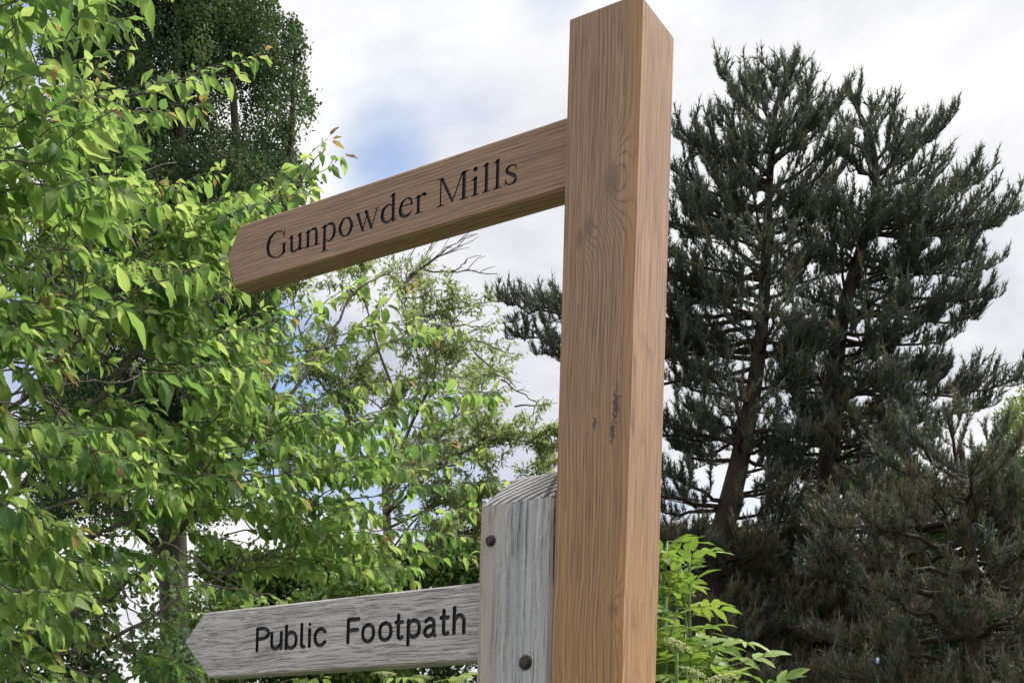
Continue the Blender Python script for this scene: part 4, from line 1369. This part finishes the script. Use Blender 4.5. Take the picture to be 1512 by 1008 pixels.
for pts, r, lf in (([(568, 720, 11), (520, 620, 10.8), (470, 560, 10.6), (440, 480, 10.6), (430, 410, 10.6)], 0.045, 0.62), ([(570, 700, 11), (585, 600, 10.8), (560, 520, 10.7), (540, 450, 10.7), (520, 400, 10.7)], 0.04, 0.62),
                   ([(566, 720, 11), (520, 640, 10.9), (520, 560, 10.8), (580, 500, 10.7), (640, 470, 10.7)], 0.03, 0.6), ([(566, 740, 11), (600, 680, 10.6), (560, 600, 10.5), (480, 560, 10.5)], 0.03, 0.6), ([(568, 740, 11), (640, 660, 10.9), (680, 600, 10.9), (700, 560, 10.8)], 0.03, 0.5), ([(568, 760, 11), (620, 700, 10.5), (690, 680, 10.4), (740, 640, 10.4)], 0.03, 0.6),
                   ([(570, 720, 11), (610, 620, 10.7), (640, 560, 10.6), (650, 500, 10.6), (700, 440, 10.6)], 0.045, 0.34), ([(570, 760, 11), (650, 690, 10.6), (720, 650, 10.4), (780, 652, 10.4), (822, 662, 10.4)], 0.035, 0.62),
                   ([(572, 780, 11), (660, 740, 10.8), (740, 715, 10.7), (800, 700, 10.8)], 0.03, 0.7), ([(565, 780, 11), (500, 720, 10.7), (440, 690, 10.6), (400, 640, 10.6)], 0.03, 0.6),
                   ([(570, 740, 11), (620, 660, 11.3), (690, 600, 11.4), (740, 540, 11.4)], 0.03, 0.22), ([(575, 860, 11), (650, 820, 10.8), (720, 790, 10.7), (790, 770, 10.8)], 0.03, 0.7),
                   ([(572, 850, 11), (640, 800, 10.4), (700, 780, 10.3), (740, 760, 10.3)], 0.025, 0.8), ([(572, 860, 11), (600, 800, 10.4), (640, 740, 10.3), (690, 720, 10.3)], 0.025, 0.8), ([(568, 860, 11), (500, 800, 10.5), (440, 770, 10.4), (400, 740, 10.4)], 0.025, 0.7), ([(575, 900, 11), (660, 860, 10.5), (740, 830, 10.4), (800, 810, 10.4)], 0.025, 0.8),
                   ([(572, 820, 11), (620, 760, 10.5), (680, 730, 10.4), (735, 690, 10.4)], 0.025, 0.7), ([(570, 690, 11), (620, 560, 11.2), (600, 470, 11.3), (598, 420, 11.3)], 0.03, 0.3)):
    grow(catmull([world_pt(*q) for q in pts], 4), r, 0.006, 0, lf)
# the bare fan of twigs under the new arm, and long bare wands
for a, b in (((597, 425), (620, 352)), ((597, 422), (650, 345)), ((598, 418), (682, 352)), ((600, 412), (705, 345)), ((604, 406), (668, 362)), ((598, 425), (590, 380)), ((625, 398), (735, 404)), ((665, 402), (688, 388)), ((600, 440), (680, 425)),
             ((610, 470), (735, 440)), ((700, 520), (762, 572)), ((660, 480), (720, 490)), ((690, 500), (745, 520)), ((640, 520), (728, 470)), ((760, 600), (812, 590)), ((740, 560), (800, 600)), ((770, 640), (795, 590))):
    P = twig(world_pt(*a, 10.6), world_pt(*b, 10.6 + RNG.normal(0, .2)), RNG.uniform(-.03, .04), 8, 0.010)
    wtw.tube(P, np.linspace(0.008, 0.0035, 8), 4, 0.8)
    for k in range(3):
        q = P[RNG.integers(3, 7)]
        wtw.tube(twig(q, q + (P[-1] - P[0]) * 0.25 + RNG.normal(0, .05, 3), 0.0, 4, 0.004), np.linspace(0.004, 0.0025, 4), 3, 0.8)
wtw.build('twigs', M_WBARK, willow, 'stuff')
wp, wd = np.array(wl['p']), unit(np.array(wl['D']))
X_, Y_, Z_ = frames(wd, unit(RNG.normal(0, .6, wd.shape) + UPV))
inst(wlf, *flat_leaf(0.17), wp, X_, Y_, Z_, 0.050 * RNG.uniform(0.6, 1.3, len(wp)), np.array(wl['t']))
wlf.build('foliage', M_WILLOW, willow, 'stuff')


# ------------------------------------------------------------------ pines
def shoot_template(nn, seed):
    """One pine shoot, unit length along +Y: needles all round and a pale candle at the end."""
    r = np.random.default_rng(seed)
    V, F, T = [], [], []
    for k in range(nn):
        y = r.uniform(-0.20, 0.85)
        a = r.uniform(0, 2 * PI)
        el = r.uniform(0.35, 0.95)
        d = np.array([math.cos(a) * math.sin(el), math.cos(el), math.sin(a) * math.sin(el)])
        p = np.array([0, y, 0])
        s = unit(np.cross(d, r.normal(0, 1, 3))) * 0.030
        l = r.uniform(0.26, 0.46)
        b = len(V)
        V += [p - s, p + s, p + d * l]
        T += [-1, -1, -1]
        F.append((b, b + 1, b + 2))
    b = len(V)
    for k in range(3):
        V.append((0.042 * math.cos(k * 2.09), 0.45, 0.042 * math.sin(k * 2.09)))
    V.append((0, 1.24, 0))
    T += [0.96] * 3 + [1.0]
    F += [(b, b + 1, b + 3), (b + 1, b + 2, b + 3), (b + 2, b, b + 3)]
    return np.array(V), [np.array(F)], np.array(T)

SHOOTS = [shoot_template(30, 1), shoot_template(26, 2), shoot_template(33, 3)]

class Pine:
    def __init__(self, name, label, trunk_pts, r0, r1, group):
        P = catmull(trunk_pts, 8)
        base = P[0].copy()
        base[2] = 0
        self.root = empty(name, base, label, 'tree', group)
        b = MB()
        b.tube(P, r0 + (r1 - r0) * np.linspace(0, 1, len(P)) ** 0.8, 12)
        b.build('trunk', M_PBARK, self.root)
        self.P = P
        self.twigs = MB()
        self.sh = {'p': [], 'D': [], 's': [], 't': []}

    def at(self, z):
        return np.array([np.interp(z, self.P[:, 2], self.P[:, k]) for k in range(3)])

    def limb(self, p0, p1, r0=0.035, dens=1.0, lift=0.25, brown=0.1, part=True, shoot=0.180, subl=1.0, tint=0.42):
        p0, p1 = np.asarray(p0, float), np.asarray(p1, float)
        L = np.linalg.norm(p1 - p0)
        h = p1 - p0
        ctl = p0 + np.array([h[0] * 0.62, h[1] * 0.62, h[2] * 0.62 - lift * L * 0.35])
        n = max(6, int(L / 0.18))
        P = bez(p0, ctl, p1, n)
        P[1:-1] += RNG.normal(0, 0.025, (n - 2, 3))
        rad = np.linspace(r0, 0.008, n)
        if part:
            b = MB()
            b.tube(P, rad, 6)
            b.build('branch', M_PBARK, self.root)
        else:
            self.twigs.tube(P, rad, 5)
        T = unit(np.gradient(P, axis=0))
        side = 1
        s = 0.16 * L
        while s < L:
            f = s / L
            i = f * (n - 1)
            j = min(int(i), n - 2)
            p = P[j] + (P[j + 1] - P[j]) * (i - j)
            lat = unit(np.cross(T[j], UPV))
            d = unit(T[j] * RNG.uniform(0.4, 0.9) + lat * side * RNG.uniform(0.5, 1.0) + np.array([0, 0, RNG.uniform(-0.12, 0.45)]))
            side = -side
            l = subl * (0.22 + 0.55 * (1 - f) ** 0.6) * RNG.uniform(0.7, 1.2) * min(1.0, 0.45 + L / 3)
            Q = bez(p, p + d * l * 0.6 + [0, 0, -0.03], p + d * l + np.array([0, 0, 0.18 * l]), 5)
            self.twigs.tube(Q, np.linspace(0.007, 0.004, 5), 4)
            self.shoots(Q, brown, shoot, dens, tint)
            s += 0.135 / dens * RNG.uniform(0.7, 1.3)
        self.shoots(P[-max(4, n // 3):], brown, shoot * 1.15, dens * 1.3, tint)
        return P

    def shoots(self, Q, brown, size, dens, tint):
        L = np.linalg.norm(np.diff(Q, axis=0), axis=1).sum()
        T = unit(np.gradient(Q, axis=0))
        k = max(2, int(L / 0.034 * dens))
        tb = tint + RNG.normal(0, 0.10)
        for q in range(k):
            f = min(1.0, 0.12 + 0.9 * (q + RNG.random()) / k)
            i = f * (len(Q) - 1)
            j = min(int(i), len(Q) - 2)
            p = Q[j] + (Q[j + 1] - Q[j]) * (i - j)
            d = T[j] * RNG.uniform(0.15, 0.6) + UPV * RNG.uniform(0.55, 1.5) + RNG.normal(0, 0.30, 3)
            self.sh['p'].append(p)
            self.sh['D'].append(d)
            self.sh['s'].append(size * (RNG.uniform(0.55, 1.15) if RNG.random() < .85 else RNG.uniform(1.2, 1.6)) * (0.7 + 0.4 * f))
            self.sh['t'].append(np.clip(RNG.uniform(0.83, 0.95), 0, 1) if RNG.random() < brown else np.clip(tb + RNG.normal(0, 0.10), 0, 0.78))

    def finish(self):
        p, D = np.array(self.sh['p']), unit(np.array(self.sh['D']))
        X, Y, Z = frames(D, RNG.normal(0, 1, D.shape))
        s, t_ = np.array(self.sh['s']), np.array(self.sh['t'])
        v = RNG.integers(0, 3, len(p))
        mb = MB()
        for k in range(3):
            m = v == k
            inst(mb, SHOOTS[k][0], SHOOTS[k][1], p[m], X[m], Y[m], Z[m], s[m], t_[m], None, SHOOTS[k][2])
        mb.build('needles', M_NEEDLE, self.root, 'stuff', smooth=False)
        self.twigs.build('twigs', M_PBARK, self.root, 'stuff')
        return len(p)

PD = 17.0
ppx = PD / FOC
GP = 'pines standing behind the signposts'
def ground_of(px, py, d):
    q = world_pt(px, py, d)
    q[2] = -0.2
    return q

def fill_limbs(pn, ys, reach, n_per, d0, brown, tip_up=40, dens=1.0, arc=(0, 2 * PI), **kw):
    """Whorls of limbs at photo heights ys round the trunk; reach in px to each side."""
    for y in ys:
        z = world_pt(PX, y, d0)[2]
        c = pn.at(z)
        a0 = RNG.uniform(0, 2 * PI)
        rl, rr = reach(y)
        for k in range(n_per):
            a = a0 + k * 2 * PI / n_per + RNG.normal(0, 0.25)
            R = (rr if math.cos(a) > 0 else rl) * ppx * RNG.uniform(0.62, 1.0)
            if abs(math.cos(a)) < 0.5:
                R = min(R, 2.3)
            j_ = np.array([0, 0, RNG.uniform(-.34, .34)])
            tip = c + np.array([math.cos(a) * R, math.sin(a) * min(R, 2.6), RNG.uniform(-0.2, 1.25) * tip_up * ppx]) + j_
            pn.limb(c + j_, tip, 0.02 + 0.012 * R, dens * RNG.uniform(0.75, 1.3), brown=brown(y), part=abs(math.cos(a)) > 0.5, **kw)

# left pine: trunk leans, fork of the crown at the top
pa = Pine('pine_tree', 'tall dark pine with leaning reddish trunk and the highest top, right of the oak post', [ground_of(1010, 1200, PD), world_pt(1046, 880, PD), world_pt(1068, 780, PD), world_pt(1092, 680, PD), world_pt(1112, 580, PD), world_pt(1126, 470, PD), world_pt(1133, 330, PD), world_pt(1140, 215, PD), world_pt(1150, 135, PD)], 0.24, 0.018, GP)
W = lambda x, y, dd=0.0: world_pt(x, y + (14 if y < 330 else 0), PD + dd)
for (sx, sy, tx, ty, dd) in ((1140, 175, 1060, 92, .1), (1142, 165, 1172, 78, -.1), (1143, 160, 1150, 84, .2), (1140, 190, 1196, 116, -.2), (1141, 170, 1118, 108, .3), (1141, 185, 1088, 120, -.3), (1138, 230, 1242, 140, .2), (1138, 225, 1205, 165, -.4),
                             (1136, 260, 1002, 176, -.3), (1136, 255, 1035, 190, .5), (1137, 245, 1075, 170, -.2), (1135, 300, 990, 235, .3), (1135, 290, 1245, 205, -.3), (1134, 330, 985, 330, -.5), (1134, 320, 1230, 250, .6), (1131, 370, 1010, 300, .5),
                             (1128, 470, 735, 440, -.3), (1128, 480, 760, 495, .2), (1127, 460, 780, 445, .3), (1126, 500, 800, 520, -.4), (1124, 520, 850, 470, .6), (1130, 420, 860, 420, 0), (1124, 540, 880, 560, .4), (1128, 440, 985, 400, -.7), (1122, 520, 985, 500, .4), (1095, 680, 990, 660, .2), (1092, 700, 1180, 668, -.3), (1080, 740, 985, 700, -.5), (1100, 650, 1010, 600, .5), (1085, 730, 1170, 700, .5)):
    pa.limb(W(sx, sy), W(tx, ty, dd), 0.035 if tx < 1000 else 0.026, 1.05, 0.3, 0.04, tint=0.45)
def reach_a(y):
    return (np.interp(y, [200, 300, 420, 550, 700, 900, 1050], [105, 140, 150, 170, 150, 170, 170]), np.interp(y, [200, 300, 420, 550, 700, 900, 1050], [80, 110, 120, 130, 140, 170, 190]))
fill_limbs(pa, [232, 275, 318, 355, 392, 455, 490, 545, 600, 635], reach_a, 6, PD, lambda y: np.interp(y, [300, 600], [0.02, 0.16]), 46, 0.88)
fill_limbs(pa, [765, 805, 840, 880, 920, 960, 1000, 1040], reach_a, 6, PD, lambda y: np.interp(y, [650, 900], [0.30, 0.46]), 30, 1.0, tint=0.36, subl=1.15)
na = pa.finish()

# right pine
pb = Pine('pine_tree', 'broad dark pine with long upswept limbs on its right, beside the taller pine', [ground_of(1205, 1200, PD + .6), world_pt(1215, 900, PD + .6), world_pt(1224, 700, PD + .6), world_pt(1231, 570, PD + .6), world_pt(1243, 470, PD + .5), world_pt(1268, 380, PD + .4), world_pt(1292, 290, PD + .4), world_pt(1288, 210, PD + .3), world_pt(1272, 170, PD + .3)], 0.23, 0.018, GP)
W2 = lambda x, y, dd=0.0: world_pt(x, y + (10 if y < 330 else 0), PD + .4 + dd)
for (sx, sy, tx, ty, dd) in ((1278, 190, 1262, 132, 0), (1282, 195, 1285, 152, .3), (1287, 215, 1256, 190, .3), (1290, 240, 1322, 170, -.2), (1291, 250, 1392, 178, .1), (1290, 255, 1350, 182, .4), (1291, 270, 1378, 230, -.4), (1292, 285, 1452, 255, .1), (1290, 300, 1420, 262, .5),
                             (1282, 330, 1505, 305, -.1), (1280, 340, 1480, 322, .4), (1275, 345, 1440, 330, -.5), (1292, 260, 1248, 215, -.3), (1270, 380, 1462, 395, .1), (1262, 400, 1440, 380, .5), (1258, 420, 1466, 440, -.2), (1250, 450, 1445, 470, .4), (1245, 470, 1425, 430, -.6),
                             (1240, 500, 1400, 500, .3), (1235, 540, 1390, 545, -.3), (1232, 570, 1430, 575, .2), (1232, 580, 1505, 560, -.2), (1230, 600, 1460, 600, .5), (1240, 490, 1330, 480, -.9), (1275, 360, 1360, 300, -.8)):
    pb.limb(W2(sx, sy), W2(tx, ty, dd), 0.032, 1.05, 0.32, 0.05, tint=0.45)
def reach_b(y):
    return (np.interp(y, [200, 300, 420, 550, 700, 1050], [40, 70, 95, 110, 120, 150]), np.interp(y, [200, 300, 420, 550, 700, 1050], [70, 110, 150, 160, 190, 200]))
fill_limbs(pb, [250, 300, 340, 385, 425, 465, 505, 550, 600, 635], reach_b, 6, PD, lambda y: np.interp(y, [300, 600], [0.02, 0.15]), 42, 0.88)
fill_limbs(pb, [665, 745, 800, 840, 880, 920, 960, 1000, 1040], reach_b, 6, PD, lambda y: np.interp(y, [650, 900], [0.30, 0.46]), 28, 1.0, tint=0.36, subl=1.15)
nb = pb.finish()

# lower pine at the right edge, nearer
PD3 = 14.5
pc = Pine('pine_tree', 'lower brownish pine filling the bottom right, its trunk mostly hidden', [ground_of(1440, 1200, PD3), world_pt(1438, 950, PD3), world_pt(1432, 830, PD3), world_pt(1426, 740, PD3), world_pt(1420, 660, PD3)], 0.17, 0.03, GP)
ppx = PD3 / FOC
for (sx, sy, tx, ty, dd) in ((1425, 720, 1335, 630, 0), (1424, 710, 1400, 612, -.3), (1426, 730, 1470, 640, .3), (1428, 760, 1540, 690, -.4), (1430, 790, 1530, 745, -.9), (1428, 770, 1500, 720, -.9), (1425, 735, 1300, 680, .3)):
    pc.limb(world_pt(sx, sy, PD3), world_pt(tx, ty, PD3 + dd), 0.03, 1.0, 0.3, 0.1, tint=0.56)
def reach_c(y):
    return (np.interp(y, [650, 800, 1050], [120, 260, 340]), np.interp(y, [650, 800, 1050], [120, 180, 240]))
fill_limbs(pc, [735, 790, 835, 880, 925, 970, 1015, 1050], reach_c, 7, PD3, lambda y: np.interp(y, [650, 950], [0.25, 0.46]), 26, 0.85, tint=0.36, subl=1.1)
ncp = pc.finish()

# dark evergreens further back that close the view low down
for (cx, top_y, wpx, dd, lab) in ((1080, 800, 170, 23.0, 'dark evergreen low behind the leaning pine trunk'), (1290, 690, 200, 24.0, 'dark evergreen filling the gap between the pine trunks'), (1480, 700, 190, 22.0, 'dark evergreen at the back of the bottom right')):
    cl_ = []
    for k in range(120):
        y = RNG.uniform(top_y, 1130)
        hw = wpx * min(1.0, 0.25 + (y - top_y) / 200)
        cl_.append((cx + RNG.uniform(-hw, hw), y, dd + RNG.uniform(-1.0, 1.0), RNG.uniform(.28, .48), RNG.uniform(.25, .5)))
    shrub('evergreen_tree', lab, 'tree', cl_, dd, M_DARKTREE, FLN, 0.19, 110, 'evergreens behind the pines', 1, tint=(0.0, 0.3), bark=M_DBARK, shell=0.2)

# light green tree at the right edge, far behind
cl_ = [(RNG.uniform(1470, 1640), RNG.uniform(585, 900), RNG.uniform(27, 30), RNG.uniform(.3, .5), RNG.uniform(.25, .4)) for _ in range(70)]
cl_ = [c for c in cl_ if c[0] > np.interp(c[1], [585, 640, 900], [1510, 1462, 1440])]
shrub('birch_tree', 'light green tree half hidden at the right edge behind the pine', 'tree', cl_, 28, M_LIGHT, FL, 0.10, 210, None, 1, tint=(0.3, 0.9), shell=0.2)

# ------------------------------------------------------------------ elder bush beside the oak post
EL_VARS = []
for k, (bnd, fold) in enumerate(((0.5, 0.3), (0.9, 0.4), (0.25, 0.2))):
    lf_v, lf_f, lf_uv = broad_leaf(bnd, fold, 0.12, 0.21, stalk=0.04, rows=(0, 0.14, 0.32, 0.52, 0.74, 1.0))
    b = MB()
    for (yy, ang, sc) in ((0.10, 1.15, 0.40), (0.10, -1.15, 0.40), (0.30, 1.0, 0.48), (0.30, -1.0, 0.48), (0.48, 0.0, 0.55)):
        a = ang + RNG.normal(0, 0.12)
        ca, sa = math.cos(a), math.sin(a)
        tl = RNG.normal(0, 0.25)
        R = np.array([[ca, sa, 0], [-sa, ca, 0], [0, 0, 1]])
        Rx = np.array([[math.cos(tl), 0, -math.sin(tl)], [0, 1, 0], [math.sin(tl), 0, math.cos(tl)]])
        V = (lf_v * sc) @ Rx @ R + np.array([0, yy, -0.05 * yy])
        b.add(V, lf_f, RNG.uniform(0.4, 0.6), lf_uv)
    b.tube(np.array([(0, -0.22, 0.02), (0, 0.1, 0.005), (0, 0.5, -0.03)]), [0.014, 0.010, 0.006], 4, 0.6)
    EL_VARS.append(b.mesh('leaf', M_ELDER))
UM_VARS = []
for k in range(3):
    b = MB()
    oct_v = np.array([(1, 0, 0), (0, 1, 0), (-1, 0, 0), (0, -1, 0), (0, 0, 1), (0, 0, -.6)], float)
    oct_f = np.array([(0, 1, 4), (1, 2, 4), (2, 3, 4), (3, 0, 4), (1, 0, 5), (2, 1, 5), (3, 2, 5), (0, 3, 5)])
    m = 260
    rr, aa = np.sqrt(RNG.random(m)), RNG.uniform(0, 2 * PI, m)
    grp = RNG.integers(0, 14, m)
    gc = np.c_[0.75 * np.sqrt((np.arange(14) + .5) / 14) * np.cos(np.arange(14) * 2.4), 0.75 * np.sqrt((np.arange(14) + .5) / 14) * np.sin(np.arange(14) * 2.4)]
    xy = gc[grp] + np.c_[rr * np.cos(aa), rr * np.sin(aa)] * 0.24
    pos = np.c_[xy, 0.16 - 0.20 * (xy ** 2).sum(1) + RNG.normal(0, 0.03, m)]
    I3 = np.repeat(np.eye(3)[None], m, 0)
    inst(b, oct_v, [oct_f], pos, I3[:, 0], I3[:, 1], I3[:, 2], RNG.uniform(0.028, 0.05, m), np.clip(RNG.normal(0.45 + 0.15 * k, 0.2, m), 0, 1))
    for g in gc:
        b.tube(np.array([(0, 0, -0.55), (g[0] * .5, g[1] * .5, -0.2), (g[0], g[1], 0.08)]), [0.02, 0.014, 0.01], 3, 0.0)
    UM_VARS.append(b.mesh('flower_head', M_UMBEL))


def elder(label, stems, extra, base_px, dbase, flowers, n_leaf=28, group='elder bushes round the signposts', lsize=(0.105, 0.165)):
    base = world_pt(base_px, 1000, dbase)
    base[2] = 0
    root = empty('elder_bush', base, label, 'bush', group)
    rl = Vector(root.location)
    st = MB()
    def place(me, nm, p, D, up, s):
        X, Y, Z = frames(np.array([D]), np.array([up]))
        o = bpy.data.objects.new(nm, me)
        COL.objects.link(o)
        o.parent = root
        M = Matrix.Identity(4)
        for c, ax in enumerate((X[0], Y[0], Z[0])):
            for r_ in range(3):
                M[r_][c] = float(ax[r_] * s)
        M.translation = Vector(p) - rl
        o.matrix_basis = M
    for (px, py, d) in stems:
        tip = world_pt(px, py, d)
        foot = base + RNG.uniform(-.35, .35, 3) * [1, 1, 0]
        P = bez(foot, np.array([(foot[0] + tip[0]) / 2 + RNG.normal(0, .05), (foot[1] + tip[1]) / 2, tip[2] * 0.60]), tip, 14)
        st.tube(P, np.linspace(0.010, 0.004, 14), 6, 0.5)
        T = unit(np.gradient(P, axis=0))
        for k in range(n_leaf):
            f = 1.0 - 0.46 * (k / n_leaf)
            i = f * 13
            j = min(int(i), 12)
            p = P[j] + (P[j + 1] - P[j]) * (i - j)
            a = k * 2.4 + RNG.normal(0, 0.4)
            out_ = np.array([math.cos(a), math.sin(a), 0])
            D = out_ * RNG.uniform(0.7, 1.0) + UPV * RNG.uniform(-0.15, 0.55) * (1.2 - k / n_leaf)
            s = RNG.uniform(*lsize)
            place(EL_VARS[RNG.integers(0, 3)], 'leaf', p + unit(D) * 0.22 * s, unit(D), UPV + out_ * 0.2 + RNG.normal(0, .2, 3), s)
    for (px, py, d, s) in flowers:
        p = world_pt(px, py, d)
        place(UM_VARS[RNG.integers(0, 3)], 'flower_head', p, unit(np.array([RNG.normal(), RNG.normal(), 0.0]) + 1e-3), UPV + np.array([RNG.normal(0, .3), -0.45 + RNG.normal(0, .2), 0]), s)
        st.tube(bez(p + [RNG.normal(0, .05), .05, -0.30], p + [0, .02, -0.15], p + [0, 0, -s * 0.4], 5), [0.005] * 5, 5, 0.5)
    st.build('stems', M_GSTEM, root)
    return root

elder('bright green elder bush with pale flower buds right of the oak post',
      [(985, 800, 3.7), (1018, 812, 3.6), (1005, 840, 3.7), (985, 880, 3.5), (1050, 935, 3.5), (1020, 965, 3.4), (985, 955, 3.4), (1075, 985, 3.5), (1040, 1005, 3.3), (990, 1000, 3.3), (1100, 1020, 3.5), (1062, 1002, 3.35), (1030, 985, 3.3), (1000, 900, 3.45), (1120, 1030, 3.4), (960, 860, 3.8), (950, 930, 3.7), (985, 915, 3.6), (1000, 1040, 3.3), (1050, 1050, 3.3), (1090, 1040, 3.4), (960, 1000, 3.5), (970, 820, 3.75), (1010, 930, 3.5)],
      None, 1000, 3.6,
      [(1000, 952, 3.2, 0.050), (1064, 1003, 3.1, 0.055), (1022, 992, 3.05, 0.045)])
elder('bright yellow-green elder shoots low under the grey Public Footpath arm',
      [(585, 1000, 4.2), (640, 1008, 4.1), (690, 992, 4.2), (540, 1015, 4.3), (665, 1015, 4.0), (610, 1020, 4.1)], None, 620, 4.2,
      [(570, 995, 4.1, 0.045), (625, 1000, 4.0, 0.04), (680, 1004, 4.0, 0.04)], 10)

# small blue and white thing that shows through the pine branches low on the right
bd = 13.2
bp = world_pt(1295, 975, bd)
b = MB()
th = np.arange(14) * 2 * PI / 14
for (r_, y_) in ((0.001, -0.012), (0.030, -0.012), (0.034, -0.006), (0.034, 0.010), (0.001, 0.010)):
    b.V.append(np.c_[r_ * np.cos(th), np.full(14, y_), r_ * 1.25 * np.sin(th)]); b.T.append(np.zeros(14)); b.UV.append(np.zeros((14, 2)))
b.F.append(np.array([(k * 14 + i, k * 14 + (i + 1) % 14, (k + 1) * 14 + (i + 1) % 14, (k + 1) * 14 + i) for k in range(4) for i in range(14)]))
b.n = 70
tg_ = bpy.data.objects.new('blue_disc', b.mesh('blue_disc', plain_mat('blue_enamel', (0.04, 0.09, 0.30), 0.35, 0, 0.15, 20)))
COL.objects.link(tg_)
tg_.location = bp
tag(tg_, 'small blue and white disc glimpsed through the pines at the bottom right', 'disc')
b = MB()
b.add([(-0.012, -0.0145, -0.03), (0.014, -0.0145, -0.026), (0.016, -0.0145, 0.030), (-0.008, -0.0145, 0.034), (-0.012, -0.0125, -0.03), (0.014, -0.0125, -0.026), (0.016, -0.0125, 0.030), (-0.008, -0.0125, 0.034)],
      [np.array([(0, 1, 2, 3), (4, 5, 1, 0), (5, 6, 2, 1), (6, 7, 3, 2), (7, 4, 0, 3)])])
o = bpy.data.objects.new('white_patch', b.mesh('white_patch', plain_mat('white_enamel', (0.75, 0.75, 0.75), 0.4, 0, 0.05, 20)))
COL.objects.link(o)
o.parent = tg_
b = MB()
b.tube(np.array([(0, 0, 0.03), (0.004, 0.003, 0.30), (0.0, 0.01, 0.62)]), [0.002] * 3, 4)
o = bpy.data.objects.new('cord', b.mesh('cord', M_DBARK))
COL.objects.link(o)
o.parent = tg_
